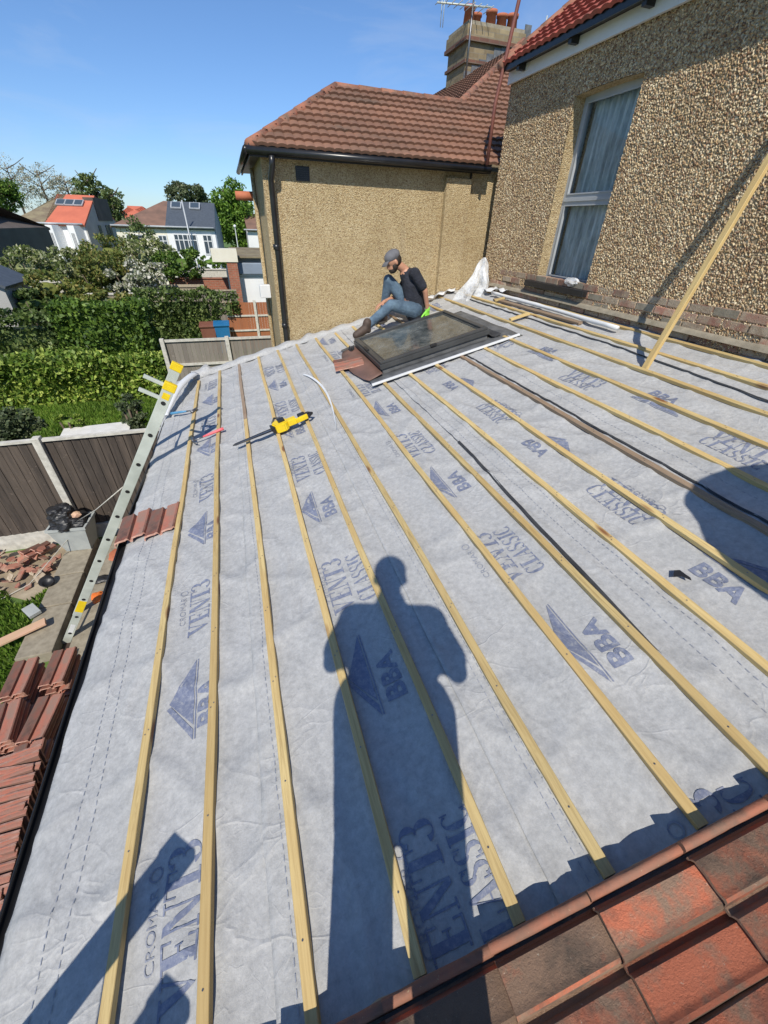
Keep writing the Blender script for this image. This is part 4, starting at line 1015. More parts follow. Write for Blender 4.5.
# turned-up white edge of membrane along the neighbour's wall
def upturn():
    bm = BM(); pr = None
    for j in range(150):
        u = -1.15+3.5*j/149; y = 6.36 if u > .0 else 6.36-(-u)*.12
        k = noise.noise(Vector((u*6, 1, 1))); h1 = .05+.035*k+(.05 if u < -.9 else 0)
        q = [bm.verts.new((u, y+dy+.03*noise.noise(Vector((u*9, dy*20, 2))), hh*(1+.5*k)+.02)) for dy, hh in ((-.10, .0), (-.05, .02+h1*.3), (0.02, h1), (.07, h1*.5))]
        if pr:
            for i in range(3): bm.faces.new((pr[i], pr[i+1], q[i+1], q[i]))
        pr = q
    o = obj('membrane_edge', bm, M['memb'], None, True); o.matrix_world = RF; o.modifiers.new('s', 'SOLIDIFY').thickness = .002
    tag(o, 'crumpled turned up end of the membrane at the far edge of the roof', 'membrane')
    # curled white flap beside the ladder top
    bm = BM(); pr = None
    for j in range(30):
        t = j/29; y = 5.0+1.15*t; u = -1.42+.28*t; hgt = .03+.12*math.sin(t*math.pi*.9)
        q = [bm.verts.new((u+.10*math.cos(a)*(.4+t*.6), y, hgt*.6+.08*math.sin(a)*(.4+.6*t))) for a in [R(200-x*35) for x in range(6)]]
        if pr:
            for i in range(5): bm.faces.new((pr[i], pr[i+1], q[i+1], q[i]))
        pr = q
    o = obj('membrane_flap', bm, M['white'], None, True); o.matrix_world = RF; o.modifiers.new('s', 'SOLIDIFY').thickness = .002
    tag(o, 'curled pale flap of membrane beside the top of the ladder', 'membrane')
upturn()

# ------------------------------------------------------------------ the neighbour's house
def neighbour():
    e = empty('neighbour_house', (.54, 6.5, GZ)); tag(e, 'tan pebbledashed neighbouring house with hipped brown tiled roof and black gutter', 'house')
    inv = Matrix.Translation((-.54, -6.5, -GZ))
    def P(name, bm, mat, smooth=False, lab=None, parent=None):
        o = obj(name, bm, mat, parent or e, smooth)
        if parent is None: o.matrix_parent_inverse = inv
        if lab: o['label'] = lab
        return o
    bm = BM(); bx(bm, .545, 9, 6.5, 8.7, GZ, .655); bx(bm, 2.6, 9, 8.7, 16, GZ, .655); P('wall', bm, M['peb2'])
    bm = BM(); bx(bm, 2.97, 3.34, 6.42, 6.498, GZ, .55); P('pilaster', bm, M['peb2'])
    bm = BM(); bx(bm, 3.345, 3.362, 6.47, 6.499, -2.5, .64); P('cable', bm, M['black'])
    # hip roof
    zE = .702; xe, ye = .405, 6.35; run = 1.36; rise = .83; zr = zE+rise; yr = ye+run; xr = xe+run; sl = rise/run
    upv = Vector((0, run, rise)).normalized(); Ls = math.hypot(run, rise)
    def clipF(p):       # the front face, bounded by the hip on the left and the second hip on the right
        dx = p.x-xe; dy = p.y-ye
        if dx < dy: return False
        if dy > run and (p.x < 3.68+(dy-run)): return False
        return p.x < 8.5
    bm = BM(); roof_field(bm, Vector((xe, ye, zE)), Vector((1, 0, 0)), upv, 8.5, Ls*2.4, .148, .112, amp=.013, clip=clipF); P('roof', bm, M['tile_neigh'], lab='brown tiled slope facing the camera')
    upl = Vector((run, 0, rise)).normalized()
    def clipL(p): dx = p.x-xe; dy = p.y-ye; return dy > dx and (2*run-dy) > dx
    bm = BM(); roof_field(bm, Vector((xe, ye, zE)), Vector((0, 1, 0)), upl, 2*run, Ls, .148, .112, amp=.013, clip=clipL); P('hip_slope', bm, M['tile_neigh'])
    # back slope of the wing and rear slope of the main roof
    bm = BM(); slab(bm, [(xr, yr, zr-.01), (3.7, yr, zr-.01), (3.7, yr+run, zE), (xe, yr+run, zE)], .05); P('back_slope', bm, M['tile_neigh'])
    def clipM(p): return (p.x-2.30) > 0 and p.y-ye > (p.x-2.30)
    bm = BM(); roof_field(bm, Vector((2.30, ye, zE)), Vector((0, 1, 0)), upl, 10, Ls*2.4, .148, .112, amp=.013, clip=lambda p: clipM(p) and (p.z > zE+sl*max(0, (yr+run-p.y)) if p.y > yr else False)); P('main_slope', bm, M['tile_neigh'])
    # ridge and hip tiles
    def run_tiles(name, a, b, r=.06, lab=None):
        bm = BM(); a = Vector(a); b = Vector(b); L_ = (b-a).length; n = int(L_/.3); d = (b-a)/n
        for k in range(n): tube(bm, [a+d*k, a+d*(k+1.06)], [r, r*.88], 10)
        return P(name, bm, M['ridge_tile'], True, lab)
    run_tiles('ridge_tiles', (xr, yr, zr-.01), (3.72, yr, zr-.01)); run_tiles('hip_tiles', (xe+.02, ye+.02, zE+.0), (xr, yr, zr-.01), .065); run_tiles('hip_tiles', (3.68, yr, zr), (5.9, yr+2.22, zr+2.22*sl))
    # eaves: soffit, gutter
    bm = BM(); bx(bm, xe+.03, 3.58, ye+.03, 6.5, .63, .665); bx(bm, xe+.03, .545, 6.5, 8.9, .63, .665); P('soffit', bm, M['black'])
    def gut(pts, r=.036):
        bm = BM(); tube(bm, pts, r, 12); return bm
    P('gutter', gut([(xe-.02, ye-.03, .665), (3.55, ye-.03, .65)]), M['gutter'], True); P('gutter', gut([(xe-.03, ye-.05, .665), (xe-.03, 9.0, .65)]), M['gutter'], True)
    bm = BM(); bx(bm, xe+.01, 3.58, ye+.012, ye+.032, .61, .735); bx(bm, xe+.01, xe+.03, ye+.012, 9, .61, .735); P('fascia', bm, M['black'])
    bm = BM(); tube(bm, [(.66, ye-.03, .63), (.66, ye-.02, .54), (.635, 6.42, .42), (.635, 6.44, .25), (.62, 6.44, -1.2), (.62, 6.44, GZ)], .036, 10)
    for z in (-.3, -1.25): tube(bm, [(.62, 6.44, z), (.62, 6.44, z+.06)], .045, 10)
    P('downpipe', bm, M['gutter'], True)
    bm = BM(); bx(bm, .95, 1.12, 6.485, 6.499, .42, .565, 0, .003); v = P('air_vent', bm, M['black'])
    bm = BM()
    for k in range(6): bx(bm, .965, 1.105, 6.478, 6.484, .435+.021*k, .445+.021*k)
    P('vent_louvre', bm, M['gutter'])
    # side wall furniture
    bm = BM(); tube(bm, [(.53, 7.9, .30), (.24, 7.9, .30)], [.06, .055], 12); P('overflow_pipe', bm, M['terracotta'], True, 'short orange pipe sticking out under the eaves')
    bm = BM(); bx(bm, .38, .54, 7.3, 7.42, -.98, -.80, 0, .01); P('meter_box', bm, M['white'])
    bm = BM(); tube(bm, [(.50, 7.6, .6), (.50, 7.6, GZ)], .03, 8); P('soil_pipe', bm, M['peb2'], True)
    bm = BM(); tube(bm, [atY(487, 165, 6.2), atY(495, 105, 6.2), atY(519, 0, 6.2), atY(523, -20, 6.2)], .022, 8); P('vent_pipe', bm, M['rust'], True, 'thin rust red pipe rising at the corner')
neighbour()
def chimney():
    Yc = 11.0; a = atY(463, 88, Yc); b = atY(519, 60, Yc); t = atY(455, 17, Yc); x0, x1 = a.x, b.x; zt = t.z
    e = empty('chimney_stack', (x0, Yc, 1.2)); tag(e, 'tall yellow stock brick chimney with banded top on the neighbouring roof', 'chimney')
    inv = Matrix.Translation((-x0, -Yc, -1.2))
    def P(name, bm, mat, smooth=False): o = obj(name, bm, mat, e, smooth); o.matrix_parent_inverse = inv; return o
    H = zt-a.z; zz = zt
    bm = BM(); bx(bm, x0, x1, Yc, Yc+.9, .9, zt-.22); P('stack', bm, M['brick_stock'])
    bm = BM(); bx(bm, x0-.05, x1+.05, Yc-.05, Yc+.95, zt-.22, zt-.06, 0, .004); P('cap', bm, M['brick_stock'])
    bm = BM(); bx(bm, x0-.065, x1+.065, Yc-.065, Yc+.99, zt-.28, zt-.22); bx(bm, x0-.04, x1+.04, Yc-.04, Yc+.94, zt-.58, zt-.53); P('band', bm, M['brick_dull'])
    bm = BM(); bx(bm, x0-.02, x1+.02, Yc-.02, Yc+.92, zt-.06, zt-.0); P('flaunching', bm, M['concrete'])
    bm = BM(); pr = None
    sl = .607
    for k in range(9):
        xx = x0-.02+(x1-x0+.04)*k/8; zb = 1.57+sl*(xx-3.68)
        bx(bm, xx, xx+(x1-x0)/8, Yc-.012, Yc-.002, zb-.05, zb+.14)
    P('lead_flashing', bm, M['lead'])
    n = 5
    for k in range(n):
        x = x0+.12+(x1-x0-.24)*k/(n-1); bm = BM(); hh = .24 if k % 2 else .27
        tube(bm, [(0, 0, -.02), (0, 0, hh*.8), (0, 0, hh*.8+.001), (0, 0, hh)], [.115, .095, .115, .118], 14); o = obj('chimney_pot', bm, M['terracotta'], None, True)
        o.location = (x, Yc+.3+(.18 if k == 1 else 0), zt); tag(o, 'orange clay chimney pot, ' + ['leftmost on the brick stack', 'second from the left, set further back', 'middle one of the row', 'second from the right on the brick stack', 'rightmost beside the rust red pipe'][k], 'chimney pot', 'clay pots on the chimney')
    # aerial
    ex = empty('television_aerial', (x0-.02, Yc-.12, zt-.95)); tag(ex, 'metal television aerial on a mast strapped to the chimney', 'aerial')
    bm = BM(); tube(bm, [(0, 0, 0), (0, 0, 1.25)], .018, 8); obj('mast', bm, M['steel'], ex)
    bm = BM(); tube(bm, [(-.75, 0, 1.05), (.4, 0, 1.12)], .014, 6)
    obj('boom', bm, M['alu'], ex); bm = BM()
    for k in range(9): x = -.7+k*.13; tube(bm, [(x, -.2, 1.08), (x, .2, 1.08)], .007, 5)
    for x in (-.65, -.6): tube(bm, [(x, 0, .75), (x, 0, 1.3)], .007, 5)
    obj('element', bm, M['alu'], ex)
    ex = empty('television_aerial', (x1+.45, Yc, zt-1.35)); tag(ex, 'thin small aerial rising behind the rust red pipe', 'aerial')
    bm = BM(); tube(bm, [(0, 0, -.9), (0.05, 0, 1.6)], .012, 8); obj('mast', bm, M['alu'], ex)
    bm = BM(); tube(bm, [(-.1, 0, .1), (.3, 0, .55)], .01, 6)
    for k in range(5): tube(bm, [(-.05+k*.07, -.12, .16+k*.09), (-.05+k*.07, .12, .16+k*.09)], .006, 5)
    obj('element', bm, M['alu'], ex)
chimney()

# ------------------------------------------------------------------ the garden below
def garden():
    FY = 6.5
    e = empty('close_board_fence', (-3, FY, GZ)); tag(e, 'dark weathered close board fence with pale concrete post below the roof', 'fence')
    inv = Matrix.Translation((3, -FY, -GZ)); zt = GZ+1.80
    def P(name, bm, mat, lab=None, smooth=False): 
        o = obj(name, bm, mat, e, smooth); o.matrix_parent_inverse = inv
        if lab: o['label'] = lab
        return o
    xp = -3.0
    for (a, b) in ((-8.6, -6.78), (-6.72, -4.90), (-4.84, xp-.05), (xp+.05, -1.17)):
        bm = BM(); x = a
        while x < b-.01:
            w_ = min(.115, b-x); box(bm, (x+w_/2, FY+.012+random.uniform(-.003, .003), GZ+.28+.74+random.uniform(-.006, .006)), (w_-.016, .012, 1.48), Euler((0, 0, R(9)))); x += .112
        bx(bm, a, b, FY+.026, FY+.030, GZ+.27, zt-.03); P('panel', bm, M['fence_dark'])
        bm = BM(); bx(bm, a, b, FY-.03, FY+.045, zt-.02, zt+.015); P('top_rail', bm, M['concpale'])
        bm = BM(); bx(bm, a, b, FY-.02, FY+.03, GZ, GZ+.27); P('gravel_board', bm, M['concpale'])
    for x in (-6.75, -4.87, xp, -1.1):
        bm = BM(); bx(bm, x-.05, x+.05, FY-.07, FY+.05, GZ, zt+.05, 0, .012); P('post', bm, M['concpale'])
    # raised kerb of slabs
    for k, (y0, y1) in enumerate(((4.0, 4.80), (4.82, 5.42), (5.44, 5.98), (5.99, 6.3))):
        bm = BM(); bx(bm, -3.14, -2.76, y0, y1, GZ, GZ+.16, 0, .012); o = obj('concrete_slab', bm, M['concrete']); tag(o, 'brown concrete kerb slab beside the lawn, ' + ['nearest the tile stacks', 'second from the tile stacks', 'in front of the grey tub', 'under the grey tub'][k], 'slab', 'concrete slabs edging the garden')
        o.rotation_euler = (0, 0, 0)
    # grey tub with black sacks
    c = Vector((-2.93, 6.12, GZ+.16)); t = empty('storage_tub', c, R(-6)); tag(t, 'light grey plastic tub stuffed with black bags by the fence', 'tub')
    bm = BM(); q0 = [(-.17, -.14), (.17, -.14), (.17, .14), (-.17, .14)]; q1 = [(-.25, -.20), (.25, -.20), (.25, .20), (-.25, .20)]
    lo = [bm.verts.new((a, b, 0)) for a, b in q0]; hi = [bm.verts.new((a, b, .42)) for a, b in q1]; hi2 = [bm.verts.new((a*1.07, b*1.07, .42)) for a, b in q1]; hi3 = [bm.verts.new((a*1.07, b*1.07, .46)) for a, b in q1]; inn = [bm.verts.new((a*.95, b*.95, .46)) for a, b in q1]; inb = [bm.verts.new((a*.9, b*.9, .03)) for a, b in q0]
    for A, B in ((lo, hi), (hi, hi2), (hi2, hi3), (hi3, inn), (inn, inb)):
        for k in range(4): bm.faces.new((A[k], A[(k+1) % 4], B[(k+1) % 4], B[k]))
    bm.faces.new(lo[::-1]); bm.faces.new(inb); obj('body', bm, M['bingrey'], t)
    crumple('rubbish_sack', M['black'], c+Vector((-.02, -.02, .47)), (.25, .20, .13), 'black sack filling the top of the grey tub', 'sack', 1)
    crumple('rubbish_sack', M['black'], c+Vector((-.08, .02, .62)), (.20, .15, .12), 'rounded black bag on top of the sack in the grey tub', 'sack', 3)
    crumple('cardboard_scrap', M['plywood'], c+Vector((.14, -.06, .60)), (.07, .05, .05), 'crumpled pinkish scrap on top of the tub', 'scrap', 8, n=2)
    # cord from tub to ladder
    bm = BM(); a = c+Vector((.12, -.1, .5)); b = atY(123, 487, 4.1); tube(bm, [a, a.lerp(b, .5)+Vector((0, 0, -.03)), b], .006, 6)
    a2 = Vector((-3.9, 5.2, GZ+.02)); pts = [c+Vector((0, -.1, .3)), Vector((-3.5, 5.5, GZ+.04)), a2, Vector((-4.6, 4.5, GZ+.02))]
    tube(bm, pts, .006, 6); tag(obj('cord', bm, M['concpale'], None, True), 'thin pale cord stretched from the tub to the ladder', 'cord')
    # black bowl on the slabs edge
    bm = BM(); pr = None
    for z, r in ((0, .10), (.10, .15), (.11, .15), (.03, .09)):
        q = [bm.verts.new((r*math.cos(2*math.pi*k/20), r*math.sin(2*math.pi*k/20), z)) for k in range(20)]
        if pr:
            for k in range(20): bm.faces.new((pr[k], pr[(k+1) % 20], q[(k+1) % 20], q[k]))
        else: bm.faces.new(q[::-1])
        pr = q
    bm.faces.new(pr); o = obj('black_bowl', bm, M['black'], None, True); o.scale = (.6, .6, .8); o.location = (-3.16, 5.28, GZ+.16); o.rotation_euler = (.3, .2, 0); tag(o, 'black plastic bowl on the edge of the slabs', 'bowl')
    # plank across the slabs
    bm = BM(); box(bm, (0, 0, 0), (.52, .12, .03), None, 0, .004); o = obj('plank', bm, M['plywood']); o.location = (-3.16, 4.36, GZ+.22); o.rotation_euler = (0, R(-6), R(20)); tag(o, 'short pinkish plank lying across the nearest slab', 'plank')
    bm = BM(); box(bm, (0, 0, .02), (.20, .13, .05), None, 0, .004); o = obj('brick_bat', bm, M['bingrey']); o.location = (-3.16, 4.72, GZ+.20); o.rotation_euler = (0, .1, R(-50)); tag(o, 'grey metal box at the edge of the grass', 'box')
    # low wall between the slabs and the house: coping with rubbish
    bm = BM(); bx(bm, -2.62, -2.30, 2.0, 6.3, GZ, GZ+.10, 0, .01); o = obj('kerb_wall', bm, M['concrete']); tag(o, 'long dull concrete kerb beneath the ladder', 'kerb')
    for (x, y, r, m_, lab, cat) in ((-2.47, 4.85, (.07, .10, .04), 'orange', 'crumpled bright orange glove lying beside the ladder', 'glove'), (-2.50, 5.22, (.12, .08, .03), 'black', 'black rag on the kerb beside the ladder', 'rag'), (-2.42, 5.75, (.09, .14, .03), 'terracotta', 'orange brown rag on the kerb below the two loose tiles', 'rag'), (-2.40, 6.1, (.08, .12, .03), 'mortar', 'pale sandy rag on the far end of the kerb', 'rag')):
        crumple('rag' if cat != 'glove' else 'glove', M[m_], Vector((x, y, GZ+.13)), r, lab, cat, x*7+y, n=3)
    # rubble heap: broken tiles
    kinds = []
    for k in range(6):
        bm = BM(); n = random.choice((4, 5, 6)); a0 = random.random(); pts = []
        for i in range(n):
            a = a0+2*math.pi*i/n; r = random.uniform(.05, .10); pts.append((r*1.3*math.cos(a), r*math.sin(a)))
        prism(bm, pts, 0, random.uniform(.014, .028))
        me = bpy.data.meshes.new('tile_fragment'); bmesh.ops.recalc_face_normals(bm, faces=bm.faces); bm.to_mesh(me); bm.free(); me.materials.append([M['tile_broken'], M['tile_broken'], M['tile_stack'], M['mortar']][k % 4]); kinds.append(me)
    for i in range(150):
        a = random.random(); x = -3.3-3.2*a**1.1+random.uniform(-.1, .1); y = 6.22-random.random()**1.5*(.75+.35*a); hgt = .20*max(0, 1-(6.3-y)/1.1)*random.random()
        o = bpy.data.objects.new('tile_fragment', kinds[i % 6]); COL.objects.link(o); o.location = (x, y, GZ+.02+hgt); o.rotation_euler = (random.uniform(-.5, .5), random.uniform(-.5, .5), random.uniform(0, 6)); s = random.uniform(.5, 1.1); o.scale = (s, s, s)
        tag(o, 'broken tile fragment in the rubble heap at the foot of the dark fence', 'rubble', 'broken tile fragments by the fence')
    for (x, y, rz, lab) in ((-3.5, 6.22, 70, 'whole red tile propped in the rubble nearest the grey tub'), (-3.62, 6.18, 62, 'whole dark red tile leaning second from the grey tub'), (-4.35, 6.30, 8, 'whole red tile lying flat in the rubble further from the tub')):
        o = TILE.copy(); COL.objects.link(o); o.data = TILE.data; o.scale = (.9, .6, 1); o.matrix_world = Matrix.Translation((x, y, GZ+.14)) @ Euler((.5, .25, R(rz))).to_matrix().to_4x4() @ Matrix.Diagonal((.9, .6, 1, 1)); tag(o, lab, 'roof tile', 'whole tiles in the rubble')
    # grass tufts
    n = 9000; n = 26000; P_ = np.column_stack([-3.15-rng.random(n)*3.2, 2.0+rng.random(n)*3.6, np.full(n, GZ+.03)])
    keep = np.array([noise.noise(Vector((p[0]*1.3, p[1]*1.3, 0))) > -.1 - 1.6*(5.5-p[1]) for p in P_]); P_ = P_[keep & (P_[:, 1] < 5.45)]
    g = leafmesh('lawn_grass', P_, .03, M['grass_blade'], None, 3.2, (0, 0, 1)); tag(g, 'short bright grass beside the concrete slabs', 'grass', kind='stuff')
    n = 60000; P_ = np.column_stack([-9+rng.random(n)*8, 8.6+rng.random(n)*4.4, np.full(n, GZ+.07)])
    g = leafmesh('long_grass', P_, .05, M['grass_blade'], None, 4.2, (0, 0, 1)); tag(g, 'long bright grass beyond the dark fence', 'grass', kind='stuff')
garden()

# tile stacks below the gutter
STG = 'tiles in the stacks beside the gutter'
def stacks():
    base = TILE; zt = GZ+.50
    # (pixel centre of the top tile, height of its top, count, label)
    S = [((56, 668), .52, 9, 'stack nearest the slabs and the ladder', 0), ((18, 676), .52, 9, 'stack left of the one by the ladder', 3), ((40, 716), .62, 11, 'second stack back along the gutter', -2),
         ((2, 720), .60, 10, 'outer stack at the left edge of the picture', 4), ((22, 768), .74, 13, 'third stack along the gutter', 2), ((-25, 790), .5, 9, 'stack cut by the left edge of the picture', 0)]
    for (px, py), h, n, nm, rot in S:
        c = atZ(px, py, GZ+h)
        for k in range(n):
            o = base.copy(); COL.objects.link(o); z = GZ+.02+(h-.035)*k/(n-1)
            jx, jy = random.uniform(-.014, .014), random.uniform(-.03, .03)
            o.matrix_world = Matrix.Translation((c.x+jx, c.y+jy, z)) @ Euler((0, R(1.5), R(90+rot+random.uniform(-4, 4)))).to_matrix().to_4x4() @ Matrix.Diagonal((1.30, .80, 1.0, 1))
            if k == n-1: lab = 'topmost red brown tile of the '+nm
            else: lab = 'red brown tile below the top in the '+nm
            tag(o, lab, 'roof tile', STG if k == n-1 else STG+' ('+nm+')')
    # row of tiles stood on edge nearer the camera
    a = atZ(38, 800, GZ+.85); b = atZ(12, 880, GZ+.85)
    n = 22; a = Vector((-1.98, 1.98, 0)); b = Vector((-1.90, 1.0, 0))
    for k in range(n):
        o = base.copy(); COL.objects.link(o); t = k/(n-1); p = a.lerp(b, t)
        o.matrix_world = Matrix.Translation((p.x-.02+random.uniform(-.01, .01), p.y, GZ+1.18)) @ Euler((R(70+random.uniform(-8, 8)), R(random.uniform(-4, 4)), R(random.uniform(-6, 8)))).to_matrix().to_4x4() @ Matrix.Diagonal((1.0, 1.0, 1.0, 1))
        tag(o, 'reddish tile stood on edge in the leaning row beside the near gutter', 'roof tile', 'tiles stood on edge beside the gutter')
    # the trestle that carries that row
    e = empty('trestle_table', (-2.0, 1.42, GZ)); tag(e, 'low timber trestle under the leaning row of tiles', 'trestle')
    bm = BM(); bx(bm, -.20, .20, -.55, .50, .98, 1.02, 0, .004); obj('top', bm, M['oldpine'], e)
    for x in (-.16, .16):
        for y in (-.48, .44): bm = BM(); bx(bm, x-.03, x+.03, y-.03, y+.03, 0, .98); obj('leg', bm, M['oldpine'], e)
stacks()

# ------------------------------------------------------------------ hedges, shrubs, fences beyond
def hedge_box(name, label, x0, x1, y0, y1, z0, z1, mat, dens, size, top_noise=.15, cat='hedge'):
    e = empty(name, ((x0+x1)/2, (y0+y1)/2, z0)); tag(e, label, cat)
    cx, cy = (x0+x1)/2, (y0+y1)/2
    def surf(x, y, z):
        k = noise.noise(Vector((x*.9, y*.9, z*1.1))); k2 = noise.noise(Vector((x*3, y*3, z*3))); return top_noise*1.0*k+.16*k2
    P = []
    areas = [('f', (x1-x0)*(z1-z0)), ('t', (x1-x0)*(y1-y0)), ('r', (y1-y0)*(z1-z0)), ('l', (y1-y0)*(z1-z0))]
    for nm, A in areas:
        n = int(A*dens); a = rng.random((n, 3))
        for q in a:
            dpt = -(q[2]**1.5)*.26
            if nm == 'f': x, y, z = x0+(x1-x0)*q[0], y0, z0+(z1-z0)*q[1]; s = surf(x, y, z)+dpt; y -= s
            elif nm == 't': x, y, z = x0+(x1-x0)*q[0], y0+(y1-y0)*q[1], z1; z += (surf(x, y, z)+dpt)
            elif nm == 'r': x, y, z = x1, y0+(y1-y0)*q[0], z0+(z1-z0)*q[1]; x += surf(x, y, z)+dpt
            else: x, y, z = x0, y0+(y1-y0)*q[0], z0+(z1-z0)*q[1]; x -= surf(x, y, z)+dpt
            P.append((x-cx, y-cy, z-z0))
    leafmesh('foliage', np.array(P), size, M[mat], e)
    bm = BM(); bx(bm, x0-cx+.32, x1-cx-.32, y0-cy+.36, y1-cy-.25, 0, z1-z0-.38)
    o = obj('light_block_core', bm, M[mat], e)  # unseen solid box added inside the hedge to block light
    return e
hedge_box('privet_hedge', 'broad bright leafy privet hedge behind the long grass', -10.5, -2.05, 13.15, 14.2, GZ, GZ+1.25, 'leaf_privet', 640, .085, .3)
hedge_box('clipped_hedge', 'long clipped dark green hedge behind the privet, left part', -11, -5.2, 15.2, 16.2, GZ, GZ+2.0, 'leaf_ivy', 330, .09)
hedge_box('clipped_hedge', 'long clipped mid green hedge behind the privet, taller right part', -5.2, -2.7, 15.0, 16.2, GZ, GZ+2.32, 'leaf_hedge', 420, .085)
hedge_box('ivy_wall', 'ivy covered wall behind the brown and blue bins', -3.6, -.75, 18.9, 19.5, GZ, GZ+2.15, 'leaf_ivy', 420, .09)
hedge_box('ivy_overhang', 'tuft of ivy spilling over the brown fence', -.75, .05, 18.62, 18.9, GZ+1.35, GZ+2.1, 'leaf_ivy', 420, .08, cat='ivy')
def b(px, py, Y, r, *a, **k): p = atY(px, py, Y); return (p.x, p.y, p.z), r
def putbush(px, py, Y, r, name, label, mat, n, k, size, cr=.35, cat='shrub', **kw):
    p = atY(px, py, Y); bush(name, label, cat, (p.x, p.y, p.z), r, mat, n, k, size, cr, **kw)
# round dark shrub at the left and the little dark conifer right of the white slab
putbush(8, 430, 9.4, (.62, .5, .40), 'dark_shrub', 'rounded dark shrub just behind the fence at the left edge', 'leaf_grey', 4200, 40, .055)
putbush(131, 413, 8.9, (.20, .2, .42), 'dwarf_conifer', 'small dark conifer right of the white slab', 'leaf_grey', 1800, 22, .035, .5, cat='conifer')
putbush(70, 422, 9.0, (.28, .2, .12), 'low_plant', 'low green plant draped over the left end of the white slab', 'leaf_privet', 500, 8, .05, .5, cat='plant')
a = atZ(66, 438, GZ+1.0); b_ = atZ(119, 426, GZ+1.0)
bm = BM(); bx(bm, 0, (b_.x-a.x)+.35, 0, .62, 0, .06, 0, .006); e = empty('garden_table', (a.x-.1, a.y-.15, GZ), R(5)); tag(e, 'pale white topped garden table behind the dark fence', 'table'); o = obj('table_top', bm, M['dirtyglass_tbl'], e); o.location = (0, 0, .95)
for q in ((.08, .08), (1.0, .08), (.08, .52), (1.0, .52)):
    bm = BM(); bx(bm, q[0]-.03, q[0]+.03, q[1]-.03, q[1]+.03, 0, .95); obj('leg', bm, M['oldpine'], e)
# blossoming shrubs and small trees beyond
BL = [(46, 290, 19.5, (1.1, .9, .55), 'olive green shrub below the small dark shed roof', 'leaf_olive', 3000),
 (70, 273, 23, (1.4, 1.3, .85), 'cream blossomed shrub in front of the orange roofed house', 'leaf_bloss', 6500),
 (30, 268, 25, (1.2, 1.2, .75), 'pale blossomed shrub beside the dark house', 'leaf_bloss', 4200),
 (100, 276, 22, (1.1, 1.0, .9), 'olive yellow shrub between the blossomed ones', 'leaf_olive', 4600),
 (137, 279, 21.5, (1.25, .9, .6), 'white flowered shrub above the clipped hedge', 'leaf_white', 5200),
 (150, 258, 26, (1.3, 1.0, .8), 'airy pale green shrub in front of the white house', 'leaf_bloss', 3000),
 (182, 265, 25, (1.3, 1.0, .65), 'rounded green shrub left of the brick pillar', 'leaf_hedge', 4200),
 (112, 256, 28, (1.4, 1.2, .85), 'green shrub between the two distant white houses', 'leaf_olive', 3600),
 (140, 238, 27, (.7, .6, .85), 'slender grey green young tree before the white house', 'leaf_birch', 1100),
 (213, 262, 30, (1.2, .8, .35), 'low bright bush under the white house porch', 'leaf_bright', 1200),
 (105, 302, 19.2, (1.1, .6, .35), 'low trailing shrub on the garden wall', 'leaf_olive', 2200),
 (30, 304, 18.5, (.9, .6, .4), 'dark shrub behind the left clipped hedge', 'leaf_ivy', 2200)]
for i, (px, py, Y, r, lab, mt, n) in enumerate(BL): putbush(px, py, Y, r, 'flowering_shrub' if mt in ('leaf_bloss', 'leaf_white') else 'shrub', lab, mt, n, int(26+r[0]*10), .085, .34, core=(mt not in ('leaf_birch',)))
def fence_at(name, label, x0, x1, Y, zt, mat, rails, post_x, wz, pm='concpale', posts=True, kind='fence'):
    e = empty(name, (x0, Y, wz)); tag(e, label, kind)
    bm = BM(); x = 0
    while x < x1-x0-.01: bx(bm, x, min(x+.106, x1-x0), 0, .014, .0, zt-wz-.02); x += .11
    obj('boards', bm, M[mat], e)
    for r in rails: bm = BM(); bx(bm, 0, x1-x0, -.045, -.002, r-wz-.03, r-wz+.03); obj('rail', bm, M[pm], e)
    for q in post_x: bm = BM(); bx(bm, q-x0-.05, q-x0+.05, -.09, .03, 0, zt-wz+.06, 0, .01); obj('post', bm, M[pm], e)
g0 = atY(162, 341, 12.4); g1 = atY(270, 338, 12.4); gp = atY(227, 340, 12.4)
fence_at('grey_fence', 'grey weathered fence with pale posts just beyond the roof edge', g0.x, g1.x+.6, 12.4, g0.z, 'fence_grey', (g0.z, g0.z-.62, g0.z-1.3), (g0.x, gp.x), GZ)
p0 = atY(238, 302, 18.8); p1 = atY(268, 300, 18.8); pp = atY(254, 301, 18.8)
fence_at('brown_fence', 'orange brown fence panels right of the blue bin', p0.x-.5, p1.x+.6, 18.8, p0.z, 'fence_brown', (p0.z-.5, p0.z-1.05), (pp.x,), GZ)
def wheelie(px, py, Y, mat, lab):
    p = atY(px, py, Y); e = empty('wheelie_bin', (p.x, Y, GZ)); tag(e, lab, 'bin', 'wheelie bins by the brown fence'); hh = p.z-GZ
    bm = BM(); w0, w1 = .21, .27
    lo = [bm.verts.new((a*w0, b_*w0*1.1, .08)) for a, b_ in ((-1, -1), (1, -1), (1, 1), (-1, 1))]; hi = [bm.verts.new((a*w1, b_*w1*1.1, hh-.1)) for a, b_ in ((-1, -1), (1, -1), (1, 1), (-1, 1))]
    for k in range(4): bm.faces.new((lo[k], lo[(k+1) % 4], hi[(k+1) % 4], hi[k]))
    bm.faces.new(lo[::-1]); bm.faces.new(hi); obj('body', bm, M[mat], e)
    bm = BM(); box(bm, (0, -.01, hh-.05), (.60, .66, .07), Euler((R(4), 0, 0)), 0, .02); obj('lid', bm, M[mat], e)
    for s in (-1, 1): bm = BM(); tube(bm, [(s*.2, .26, .1), (s*.26, .26, .1)], .1, 14); obj('wheel', bm, M['black'], e)
